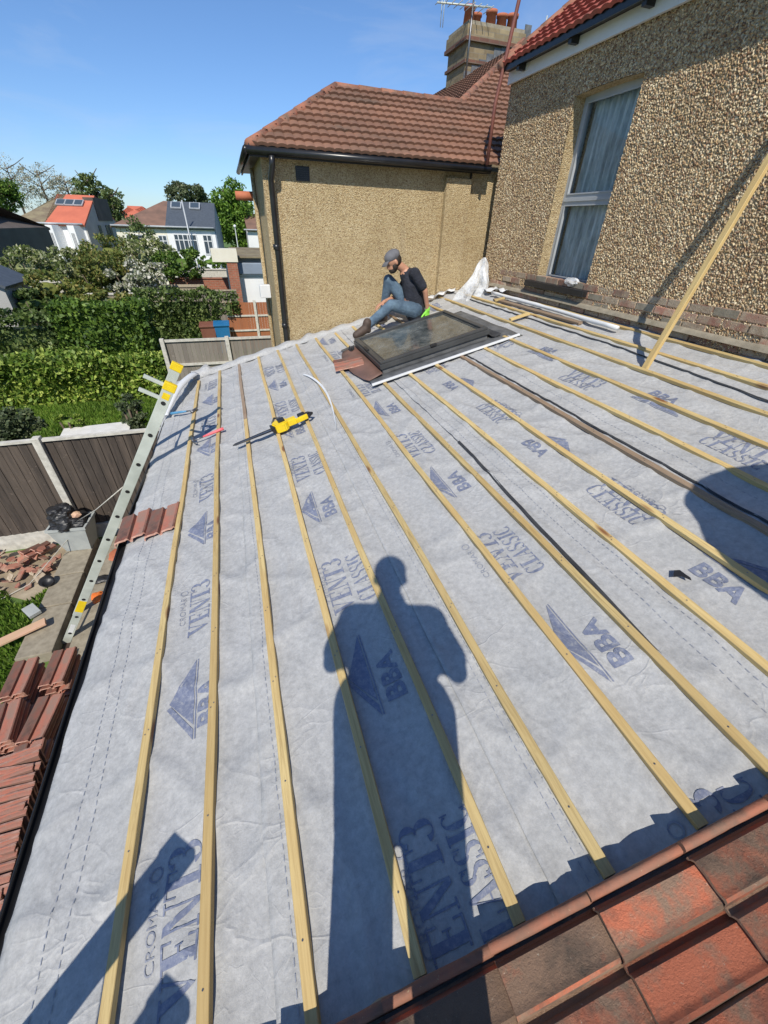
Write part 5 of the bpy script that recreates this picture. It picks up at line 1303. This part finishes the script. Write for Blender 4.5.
wheelie(207, 323, 18.3, 'binbrown', 'brown wheelie bin in front of the ivy, left of the blue one'); wheelie(221, 322, 18.2, 'binblue', 'blue wheelie bin beside the brown fence')

def wall_at(name, label, q0, q1, Y, dz, mat, th=.2, cat='wall', cope=None):
    a = atY(*q0, Y); b_ = atY(*q1, Y); e = empty(name, (a.x, Y, a.z-dz)); tag(e, label, cat)
    bm = BM(); bx(bm, 0, b_.x-a.x, 0, th, 0, dz); obj('wall_body', bm, M[mat], e)
    bm = BM(); bx(bm, -.02, b_.x-a.x+.02, -.04, th+.04, dz, dz+.05); obj('coping', bm, M[cope or 'concpale'], e)
wall_at('garden_wall', 'long low pale garden wall across the far garden', (28, 296), (166, 296), 20.2, 1.6, 'concrete')
wall_at('garden_wall', 'red brick garden wall left of the brick pillar', (168, 279), (228, 280), 24.8, 1.8, 'brick_red', cope='ridge_tile')
wall_at('garden_wall', 'pale block wall behind the red brick wall', (185, 270), (226, 270), 27.5, 1.8, 'concpale')
wall_at('garden_wall', 'pale wall beneath the cream blossomed shrub', (28, 283), (60, 282), 20.8, 1.0, 'concpale')
a = atY(162, 284, 22.6); c_ = atY(236, 286, 22.6); fence_at('slatted_fence', 'pale weathered slatted fence in front of the red brick wall', a.x, c_.x-1.4, 22.6, a.z, 'fence_pale', (a.z-.1,), (), a.z-2.0, 'fence_pale')
a = atY(172, 290, 21.6); c_ = atY(236, 289, 21.6); fence_at('low_fence', 'low brown grey fence with a rail above the ivy wall', a.x, c_.x, 21.6, a.z, 'fence_grey', (a.z-.03, a.z-.5), (), a.z-2.2, 'fence_pale')
def pillar():
    a = atY(226.5, 262, 23.6); b_ = atY(237, 262, 23.6); t = atY(230, 249, 23.6)
    e = empty('brick_pillar', (a.x, 23.6, terr(0, 23.6))); tag(e, 'red brick pillar with a cream top beside the garage', 'pillar'); z0 = terr(0, 23.6)
    bm = BM(); bx(bm, 0, b_.x-a.x, 0, .5, 0, a.z-z0); obj('shaft', bm, M['brick_red'], e)
    bm = BM(); bx(bm, -.62, b_.x-a.x+.05, -.05, .6, a.z-z0, t.z-z0); obj('cap', bm, M['cream'], e)
pillar()
def garage():
    Y = 24.2; a = atY(238.5, 277, Y); b_ = atY(268, 277, Y); z0 = terr(0, Y); t0 = atY(238, 258, Y).z
    e = empty('garage', (a.x, Y, z0)); tag(e, 'small garage with a white door and grey roller housing', 'garage'); w_ = b_.x-a.x+1.2
    bm = BM(); bx(bm, -.12, w_, .12, 5, 0, t0-z0); obj('wall', bm, M['greyrender'], e)
    bm = BM(); bx(bm, 0, w_-.1, .02, .10, 0, a.z-z0); obj('door', bm, M['render_white'], e)
    bm = BM(); bx(bm, -.05, w_, -.05, .10, a.z-z0+.02, a.z-z0+.10); obj('lintel', bm, M['white'], e)
    bm = BM(); bx(bm, -.05, w_, -.18, .10, a.z-z0+.12, a.z-z0+.62, 0, .05); obj('roller_housing', bm, M['cladding'], e)
    bm = BM()
    for k in range(7): bx(bm, -.3+k*.01, w_, -.3+k*.8, .45+k*.8, t0-z0+.02+.02*k, t0-z0+.09+.02*k)
    obj('roof', bm, M['roofmoss'], e)
garage()
# far houses -----------------------------------------------------------------
def window_on(parent, x0, x1, z0, z1, y, bars=2, d=.0):
    bm = BM(); f = .06
    bx(bm, x0, x1, y-.05, y, z0, z0+f); bx(bm, x0, x1, y-.05, y, z1-f, z1); bx(bm, x0, x0+f, y-.05, y, z0+f, z1-f); bx(bm, x1-f, x1, y-.05, y, z0+f, z1-f)
    for k in range(1, bars): q = x0+(x1-x0)*k/bars; bx(bm, q-.03, q+.03, y-.05, y, z0+f, z1-f)
    bx(bm, x0+f, x1-f, y-.045, y-.001, z0+(z1-z0)*.68-.025, z0+(z1-z0)*.68+.025)
    w_ = obj('window', bm, M['white'], parent); bm = BM(); bx(bm, x0+.03, x1-.03, y-.03, y-.012, z0+.03, z1-.03); obj('pane', bm, M['farglass'], w_)
def far_house(name, label, L, Rr, Yf, zr_px, depth, zbase, split, mats, wallmats, hipL, hipR, rot=0, wins=(), sky_=(), ridge_back=.5):
    """L, Rr: pixels of the eaves corners; split: fraction of the width where the second half begins"""
    a = atY(*L, Yf); b_ = atY(*Rr, Yf); W = b_.x-a.x; zE = (a.z+b_.z)/2; e = empty(name, (b_.x, Yf, zbase), R(rot)); W = W/math.cos(R(rot)); tag(e, label, 'house')
    ze = zE-zbase; yr = depth*ridge_back; zrg = atY(zr_px[0], zr_px[1], Yf+yr).z-zbase
    X0, X1 = -W, 0; xs = X0+W*split
    ov = .25
    for k, (xa, xb) in enumerate(((X0, xs), (xs, X1))):
        if xb-xa < .1: continue
        bm = BM(); bx(bm, xa, xb, 0, depth, 0, ze); obj('wall', bm, M[wallmats[k]], e)
        la = yr*hipL if k == 0 else 0; rb = yr*hipR if (k == 1 or split >= 1) else 0
        bm = BM(); xa2 = xa-(ov if k == 0 else 0); xb2 = xb+(ov*.4 if k else 0); dz = -ov*(zrg-ze)/yr
        slab(bm, [(xa2, -ov, ze+dz+.05), (xb2, -ov, ze+dz+.05), (xb2-rb, yr, zrg), (xa2+la, yr, zrg)], .12)
        slab(bm, [(xa2, depth+ov, ze+dz+.05), (xb2, depth+ov, ze+dz+.05), (xb2-rb, yr, zrg), (xa2+la, yr, zrg)], .12)
        if la: slab(bm, [(xa2, -ov, ze+dz+.05), (xa2, depth+ov, ze+dz+.05), (xa2+la, yr, zrg)], .1)
        if rb: slab(bm, [(xb2, -ov, ze+dz+.05), (xb2, depth+ov, ze+dz+.05), (xb2-rb, yr, zrg)], .1)
        obj('roof', bm, M[mats[k]], e)
        if k == 1 and not rb:      # gable end
            bm = BM(); v = [bm.verts.new(q) for q in ((xb+.01, 0, 0), (xb+.01, depth, 0), (xb+.01, depth, ze), (xb+.01, yr, zrg-.1), (xb+.01, 0, ze))]; v2 = [bm.verts.new(q.co+Vector((.08, 0, 0))) for q in v]
            for i in range(5): bm.faces.new((v[i], v[(i+1) % 5], v2[(i+1) % 5], v2[i]))
            bm.faces.new(v); bm.faces.new(v2[::-1]); obj('gable_wall', bm, M[wallmats[2]], e)
    for (x0, x1, z0, z1, bars) in wins: window_on(e, X0+W*x0, X0+W*x1, ze-z1, ze-z0, -.005, bars)
    for (fx, fz, s) in sky_:
        x = X0+W*fx; t = fz; y = yr*t; z = ze+(zrg-ze)*t; ang = math.atan2(zrg-ze, yr)
        bm = BM(); box(bm, (x, y-.02, z+.10), (.8*s, 1.0*s, .08), Euler((ang, 0, 0))); w_ = obj('skylight', bm, M['upvc'], e); bm = BM(); box(bm, (x, y-.045, z+.14), (.62*s, .8*s, .03), Euler((ang, 0, 0))); obj('pane', bm, M['farglass'], w_)
    bm = BM(); tube(bm, [(X0-.2, -.3, ze-.02), (X1, -.3, ze-.02)], .06, 6); obj('gutter', bm, M['upvc'], e)
    return e, W, ze, zrg
h2, W2, ze2, zr2 = far_house('semi_detached_house', 'white semi detached house with half brown, half dark slate roof', (113, 224), (214, 228.5), 40, (190, 202), 7.5, -5.9, .50, ('roofbrown', 'slate'), ('cream', 'render_white', 'cladding'), .9, 0, -3,
    wins=((.08, .26, .55, 1.75, 2), (.40, .49, .55, 1.7, 2), (.56, .80, .45, 1.65, 5), (.86, .96, .45, 1.75, 2)), sky_=((.60, .78, 1), (.80, .78, 1)))
bm = BM(); x = -W2*.27; tube(bm, [(x, -.45, ze2+1.6), (x+.1, -.45, 0)], .05, 8); o = obj('downpipe', bm, M['upvc'], h2)
bm = BM(); prism(bm, [(-W2*.20, 1.7), (-W2*.10, 2.35), (-.0, 1.7), (-.0, 1.5), (-W2*.20, 1.5)], -1.1, -.02, 0, Matrix(((1, 0, 0, 0), (0, 0, 1, 0), (0, 1, 0, 0), (0, 0, 0, 1)))); obj('porch_roof', bm, M['render_white'], h2)
bm = BM(); bx(bm, -W2*.19, -W2*.01, -1.0, -.02, 0, 1.5); obj('porch', bm, M['farglass'], h2)
h1, W1, ze1, zr1 = far_house('orange_roofed_house', 'house with bright orange roof and three small skylights', (8, 221), (84, 224.5), 44, (60, 194), 8, -6, .46, ('roofmoss', 'rooforange'), ('cream', 'render_white', 'greyrender'), .8, 0, -6,
    wins=((.50, .66, .5, 1.7, 2), (.80, .95, .5, 1.7, 3)), sky_=((.58, .66, .85), (.71, .66, .85), (.84, .66, .85)))
for k, (xa, xb) in enumerate(((-W1*.56, -W1*.33), (-W1*.26, -.15))):
    bm = BM(); prism(bm, [(xa, 0), (xa+.35, -.8), (xb-.35, -.8), (xb, 0)], 0, ze1-.12); bb = obj('bay', bm, M['render_white'], h1)
    bm = BM()
    for q in range(3): s = (xb-xa-.9)/3; bx(bm, xa+.45+q*s+.05, xa+.45+(q+1)*s-.05, -.83, -.805, ze1-1.8, ze1-.6)
    obj('bay_glass', bm, M['farglass'], bb)
bm = BM(); bx(bm, -.6, .15, 3.2, 6.8, ze1+.2, zr1-.15); o = obj('dormer', bm, M['roofdark'], h1)
for (yy) in (2.6, 4.4, 5.2):
    bm = BM(); bx(bm, .10, .14, yy, yy+.6, ze1-1.2, ze1-.1); obj('side_window', bm, M['farglass'], h1)
# dark house at the left edge
far_house('dark_house', 'dark shaded house with low brown roof at the left edge', (-110, 224), (-16, 231), 27, (-60, 200), 6.5, -4.9, 1.0, ('roofdark', 'roofdark'), ('darkshaderender', 'darkshaderender', 'darkshaderender'), .8, .9, -6)  # the shade on its walls is painted into their dark colour
far_house('distant_house', 'red hipped roof seen between the two pale houses', (112, 222), (160, 221), 62, (135, 206), 8, -6, 1.0, ('rooforange', 'rooforange'), ('cream', 'cream', 'cream'), .8, .9, 0)
far_house('corner_house', 'sliver of a white house beside the tan house corner', (246, 230), (290, 230), 46, (262, 214), 7, -6, .02, ('roofbrown', 'roofbrown'), ('render_white', 'render_white', 'render_white'), 0, 0, 0)
def shed():
    p = atY(-14, 286, 18.0); q = atY(8, 286, 18.0); t = atY(-8, 264, 18.0); e = empty('garden_shed', (p.x-1.5, 18, terr(0, 18))); g = p.z-terr(0, 18); tag(e, 'small dark roofed garden shed at the left edge', 'shed')
    W = q.x-p.x+1.5
    bm = BM(); bx(bm, 0, W-.15, 0, 2, 0, g); obj('wall', bm, M['greyrender'], e)
    bm = BM(); hgt = t.z-p.z; c = W*.45
    slab(bm, [(-.2, -.2, g), (c, -.2, g+hgt), (c, 2.2, g+hgt), (-.2, 2.2, g)], .08); slab(bm, [(W, -.2, g), (c, -.2, g+hgt), (c, 2.2, g+hgt), (W, 2.2, g)], .08); obj('roof', bm, M['slate'], e)
    bm = BM(); bx(bm, W*.2, W*.6, -.04, .0, 0, g-.2); obj('door', bm, M['fence_grey'], e)
shed()
# trees on the skyline
def skytree(px, py, Y, r, lab, mt, n, k, size, name='broadleaf_tree', cr=.32, tr=.25):
    p = atY(px, py, Y); z0 = terr(p.x, Y); tree(name, lab, p.x, Y, z0, 0, p.z-z0, r, mt, n, k, size, cr, tr)
skytree(234, 219, 50, (1.9, 2.0, 2.7), 'bright green dense tree between the white house and the tan house', 'leaf_bright', 12000, 110, .17, cr=.36)
skytree(92, 197, 60, (1.6, 1.6, 2.6), 'tall airy birch behind the orange roofed house', 'leaf_birch', 4200, 70, .16, 'birch_tree', .26)
skytree(114, 208, 56, (1.2, 1.2, 1.8), 'smaller airy birch right of the tall one', 'leaf_birch', 2600, 50, .16, 'birch_tree', .28)
skytree(187, 197, 70, (2.5, 2.0, 1.6), 'dark green tree rising behind the slate roof', 'leaf_grey', 5000, 60, .2, cr=.35)
skytree(3, 195, 75, (2.2, 2.0, 1.9), 'dense green tree at the left edge of the skyline', 'leaf_hedge', 4000, 50, .2, cr=.36)
for (px, py, r, lab) in ((12, 182, (3.6, 3, 3.4), 'nearly bare tall tree at the left of the skyline'), (42, 186, (3.6, 3, 3.0), 'nearly bare tree, middle one on the skyline'), (68, 191, (2.4, 2, 2.2), 'small nearly bare tree nearest the birches')):
    skytree(px, py, 95, r, lab, 'leaf_bare', 2600, 110, .13, 'bare_tree', .22, .25)
for i in range(14):
    x = -75+i*11.5; tree('distant_tree', 'low distant tree of the far green belt behind the houses', x, 125+6*math.sin(i*2.1), -5.8, 0, 3.2+.8*math.sin(i*1.3), (6.5, 4, 2.6), 'leaf_grey', 1300, 40, .55, .35, .3, group='distant green belt')
# street lamp beyond
p = atY(235, 228, 36); e = empty('street_lamp', (p.x, 36, terr(0, 36))); tag(e, 'slim street lamp in front of the bright green tree', 'street lamp')
bm = BM(); tube(bm, [(0, 0, 0), (0, 0, p.z-terr(0, 36))], [.05, .03], 8); obj('column', bm, M['bingrey'], e)
bm = BM(); bmesh.ops.create_icosphere(bm, subdivisions=2, radius=.10, matrix=Matrix.Translation((0, 0, p.z-terr(0, 36)+.1))); obj('lantern', bm, M['white'], e, True)

# ------------------------------------------------------------------ people
def capsule_body(name, caps, balls, mat, parent, voxel=.012, smooth=3):
    """caps: (a, b, ra, rb); balls: (centre, (rx,ry,rz), rot) -> fused by remeshing into one skin"""
    bm = BM()
    for a, b_, ra, rb in caps:
        a, b_ = Vector(a), Vector(b_); d = b_-a
        n = max(2, int(d.length/max(.01, min(ra, rb))*1.2))
        tube(bm, [a+d*k/n for k in range(n+1)], [ra+(rb-ra)*k/n for k in range(n+1)], 12)
        for c, r in ((a, ra), (b_, rb)): bmesh.ops.create_icosphere(bm, subdivisions=2, radius=r, matrix=Matrix.Translation(c))
    for c, r, rot in balls:
        bmesh.ops.create_icosphere(bm, subdivisions=3, radius=1, matrix=Matrix.Translation(c) @ (rot.to_matrix().to_4x4() if rot else Matrix()) @ Matrix.Diagonal((r[0], r[1], r[2], 1)))
    o = obj('tmp', bm, None); m1 = o.modifiers.new('r', 'REMESH'); m1.mode = 'VOXEL'; m1.voxel_size = voxel; m1.use_smooth_shade = True
    m2 = o.modifiers.new('s', 'SMOOTH'); m2.iterations = smooth; m2.factor = .5
    dg = bpy.context.evaluated_depsgraph_get(); me = bpy.data.meshes.new_from_object(o.evaluated_get(dg)); bpy.data.objects.remove(o)
    me.materials.clear(); me.name = name
    return link(name, me, mat, parent, True)
def hand(caps, wrist, dirv, palmn, side, curl=.5, s=1.0):
    """five fingers; dirv along the hand, palmn out of the palm, side = thumb side vector"""
    w_, d, n, sv = Vector(wrist), Vector(dirv).normalized(), Vector(palmn).normalized(), Vector(side).normalized()
    for k in range(4):
        o = sv*(.028-.019*k)*s; caps.append((w_+o*.6+d*.01, w_+o+d*.085*s, .014*s, .011*s))
        L = (.040, .045, .042, .034)[k]*s; p = w_+o+d*.088*s; dd = d.copy()
        for j in range(3):
            dd = (dd+n*curl*.55).normalized(); q = p+dd*L*(1, .62, .5)[j]; caps.append((p, q, (.0088-.0008*j)*s, (.0082-.001*j)*s)); p = q
    p = w_+sv*.026*s+d*.02*s; dd = (d*.6+sv*.8+n*.2).normalized()
    for j, L in enumerate((.045, .032, .026)): q = p+dd*L*s; caps.append((p, q, (.0125-.0015*j)*s, (.011-.0015*j)*s)); p = q; dd = (dd+d*.3+n*curl*.3).normalized()
def head_balls(c, f, up_, s=1.0):
    """c centre of skull, f facing, up_ crown direction"""
    f = Vector(f).normalized(); up_ = Vector(up_).normalized(); r = f.cross(up_).normalized(); rot = Matrix((r, f, up_)).transposed().to_quaternion()
    rot_e = rot.to_euler(); P = lambda a, b_, c_: Vector(c)+r*a*s+f*b_*s+up_*c_*s
    B = [(P(0, 0, .02), (.077*s, .098*s, .10*s), rot_e), (P(0, .035, -.055), (.058*s, .062*s, .065*s), rot_e), (P(0, .066, -.088), (.026*s, .022*s, .020*s), rot_e),
         (P(0, .104, -.025), (.013*s, .018*s, .022*s), rot_e), (P(0, .093, .022), (.045*s, .012*s, .010*s), rot_e), (P(0, .088, -.062), (.024*s, .012*s, .008*s), rot_e),
         (P(.078, -.005, -.015), (.010*s, .020*s, .032*s), rot_e), (P(-.078, -.005, -.015), (.010*s, .020*s, .032*s), rot_e)]
    return B, P, rot_e
def seated_man():
    # sits behind the roof window in profile, facing down the slope
    S = RP(2.36, 5.74, .0); e = empty('person', S); tag(e, 'man in grey cap, navy T-shirt and jeans sitting beyond the roof window', 'person')
    def T(px, py, y): v = atY(px, py, y); return v-S
    hip = T(413, 309, 5.74); hipN = hip+Vector((0, -.09, 0)); hipF = hip+Vector((0, .09, 0))
    chest = T(413, 284, 5.76); neck = T(405, 270, 5.78); skull = T(393.5, 261, 5.77)
    shN = T(415, 273.5, 5.60); shF = T(409, 275, 5.96)
    elN = T(425, 291, 5.56); wrN = T(427.5, 310, 5.60)
    knN = T(391, 305, 5.60); anN = T(366, 327, 5.52)
    knF = T(388.5, 280, 5.90); anF = T(383, 315, 6.02)
    elF = T(398, 296, 6.02); wrF = T(384, 302, 5.80)
    caps = [(hip, chest, .125, .13), (chest, neck+Vector((.02, 0, -.05)), .13, .09), (neck, skull, .055, .055), (shN, shF, .06, .06), (shN, elN, .047, .038), (elN, wrN, .037, .027), (shF, elF, .047, .038), (elF, wrF, .036, .026),
            (hipN, knN, .088, .060), (knN, anN, .056, .038), (hipF, knF, .088, .060), (knF, anF, .056, .038)]
    caps.append((anN, anN+Vector((-.10, -.025, -.05)), .036, .028)); caps.append((anF, anF+Vector((-.10, 0, -.04)), .036, .028))
    hand(caps, wrN, (-.05, -.1, -1), (-.6, 0, -.5), (-.8, -.3, 0), .5); hand(caps, wrF, (-.85, -.3, -.35), (0, .1, -1), (.1, -.9, 0), .6)
    f = Vector((-.86, -.05, -.50)); upv = Vector((-.46, -.02, .86)); B, Q, re = head_balls(skull, f, upv)
    body = capsule_body('body', caps, B, M['skin'], e, .0075, 2)
    # features and clothes
    eb = BM()
    for s in (-1, 1): bmesh.ops.create_icosphere(eb, subdivisions=2, radius=.012, matrix=Matrix.Translation(Q(.032*s, .085, .002)))
    obj('eyes', eb, M['black'], e, True)
    capsule_body('beard', [], [(Q(0, .048, -.080), (.057, .058, .045), re), (Q(.05, .02, -.05), (.024, .04, .045), re), (Q(-.05, .02, -.05), (.024, .04, .045), re)], M['hair'], e, .008, 1)
    capsule_body('hair', [], [(Q(0, -.025, -.005), (.082, .085, .085), re)], M['hair'], e, .008, 1)
    cap = capsule_body('cap', [], [(Q(0, -.004, .058), (.088, .110, .072), re)], M['cap'], e, .008, 1)
    bm = BM(); pr = None
    for j in range(13):
        a = R(-62+j*124/12); q = [bm.verts.new(Q(rr*math.sin(a)*.9, yy+rr*math.cos(a), zz)) for rr, yy, zz in ((.080, .012, .052), (.075, .060, .044-.012*abs(math.sin(a))), (.080, .090, .030-.02*abs(math.sin(a))))]
        if pr:
            for k in range(2): bm.faces.new((pr[k], pr[k+1], q[k+1], q[k]))
        pr = q
    o = obj('brim', bm, M['cap'], cap, True); o.modifiers.new('s', 'SOLIDIFY').thickness = .006
    slN = shN.lerp(elN, .72); slF = shF.lerp(elF, .72)
    capsule_body('t_shirt', [(hip+Vector((.03, 0, .03)), chest, .142, .150), (chest, neck+Vector((.025, 0, -.055)), .148, .095), (shN, shF, .072, .072), (shN, slN, .066, .064), (shF, slF, .066, .064), (hip+Vector((.04, -.04, -.05)), hip+Vector((.04, .05, -.05)), .13, .13)], [], M['shirt'], e, .011, 2)
    capsule_body('jeans', [(hip, hip+Vector((0, 0, .02)), .135, .12), (hipN, knN, .103, .072), (knN, anN, .068, .052), (hipF, knF, .103, .072), (knF, anF, .068, .052)], [], M['denim'], e, .011, 2)
    for an, dr in ((anN, Vector((-.85, -.2, -.38))), (anF, Vector((-.9, 0, -.3)))):
        d = dr.normalized(); capsule_body('boot', [(an+Vector((.02, 0, .05)), an+Vector((.0, 0, -.02)), .060, .058), (an+Vector((0, 0, -.02)), an+Vector((0, 0, -.025))+d*.16, .060, .050), (an+Vector((.03, 0, -.04)), an+Vector((0, 0, -.03)), .042, .045)], [], M['boot'], e, .010, 1)
    gc = []; hand(gc, wrN, (-.05, -.1, -1), (-.6, 0, -.5), (-.8, -.3, 0), .5, 1.12); gc = [(a, b_, ra*1.12, rb*1.12) for a, b_, ra, rb in gc]; capsule_body('glove', gc+[(wrN+Vector((0, 0, .02)), wrN, .034, .034)], [], M['glove'], e, .009, 1)
seated_man()
def standing(loc, yaw, H, lab, photographer=False, wide=1.0):
    e = empty('person', loc, yaw); tag(e, lab, 'person'); k = H/1.78
    V_ = lambda x, y, z: Vector((x*k*wide, y*k, z*k))
    hip = V_(0, 0, .95); ch = V_(0, 0, 1.30); nk = V_(0, -.0, 1.50); sk = V_(0, .02, 1.655)
    sz_ = 1.375 if photographer else 1.43; sh = [V_(s*.175, 0, sz_) for s in (-1, 1)]
    if photographer: el = [V_(s*.262, .03, 1.10) for s in (-1, 1)]; wr = [V_(s*.09, .055, 1.34) for s in (-1, 1)]
    else: el = [V_(-.42, .02, 1.20), V_(.42, .02, 1.20)]; wr = [V_(-.20, .08, 1.05), V_(.20, .08, 1.05)]
    caps = [(hip, ch, .135, .15), (ch, nk, .13, .075), (nk, sk, .055, .055), (sh[0], sh[1], .06, .06)]
    kn = [V_(s*.108+.01, .02, .50) for s in (-1, 1)]; an = [V_(s*.112+.02, -.02, .09) for s in (-1, 1)]
    for i in (0, 1):
        s = (-1, 1)[i]
        caps += [(sh[i], el[i], .056, .046), (el[i], wr[i], .044, .030), (V_(s*.09, 0, .93), kn[i], .098, .066), (kn[i], an[i], .062, .042), (an[i], an[i]+V_(0, .12, -.04), .045, .035)]
        hand(caps, wr[i], V_(-s*.3, .1, .9) if photographer else V_(-s*.5, .2, -.6), V_(-s*.8, .2, 0), V_(0, -1, .2), .5)
    B, Q, re = head_balls(sk, (0, 1, -.35 if photographer else 0), (0, .25, 1), k)
    capsule_body('body', caps, B, M['skin'], e, .014, 2)
    capsule_body('hair', [], [(Q(0, -.02, .045), (.085*k, .10*k, .085*k), re)], M['hair'], e, .012, 1)
    capsule_body('t_shirt', [(hip+V_(-.07, 0, -.06), ch+V_(-.03, 0, -.02), .135, .15), (hip+V_(.07, 0, -.06), ch+V_(.03, 0, -.02), .135, .15), (ch, nk+V_(0, 0, -.09), .17, .08), (sh[0], sh[1], .085, .085)]+[(sh[i], sh[i].lerp(el[i], .75), .075, .072) for i in (0, 1)], [], M['shirt'], e, .014, 2)
    capsule_body('trousers', [(hip, hip+V_(0, 0, .04), .155, .15)]+[(V_((-1, 1)[i]*.105, 0, .93), kn[i], .14, .105) for i in (0, 1)]+[(kn[i], an[i], .102, .09) for i in (0, 1)], [], M['denim'], e, .014, 2)
    for i in (0, 1): capsule_body('boot', [(an[i], an[i]+V_(0, 0, -.04), .058, .052), (an[i]+V_(0, -.04, -.045), an[i]+V_(0, .13, -.045), .046, .040)], [], M['boot'], e, .012, 1)
    return e
zt_ = RP(-.1, -.3, .13).z
ph = standing((.005, -.21, zt_), R(-20), 1.85, 'photographer in T-shirt and trousers standing on the tiles, seen only as the long shadow', True)
ph.rotation_euler = (0, R(-2.6), R(-20))
bm = BM(); box(bm, (0, 0, 0), (.075, .009, .15), None, 0, .006); o = obj('mobile_phone', bm, M['black']); o.location = (-.02, -.045, -.005); o.rotation_euler = (R(-35), 0, R(-19)); tag(o, 'black phone held up by the photographer', 'phone')
ce = empty('shadow_caster', (1.98, -.35, RP(2.15, 0).z)); tag(ce, 'unseen block added beyond the right edge only to cast a rounded shadow', 'chimney')  # made-up form out of view, shaped to throw the rounded shadow
bm = BM(); bx(bm, -.30, .40, -.35, .35, -.2, 1.0); obj('stack', bm, M['brick_stock'], ce)  # block under the rounded cap, added for the shadow too
bm = BM(); bmesh.ops.create_icosphere(bm, subdivisions=4, radius=1)
for v in bm.verts:
    f = 1+.12*noise.noise(v.co*1.8)+.05*abs(noise.noise(v.co*5)); v.co = Vector((v.co.x*.52*f, v.co.y*.60*f-.12, v.co.z*.40*f+1.12))
obj('shadow_cap', bm, M['blackfelt'], ce, True)
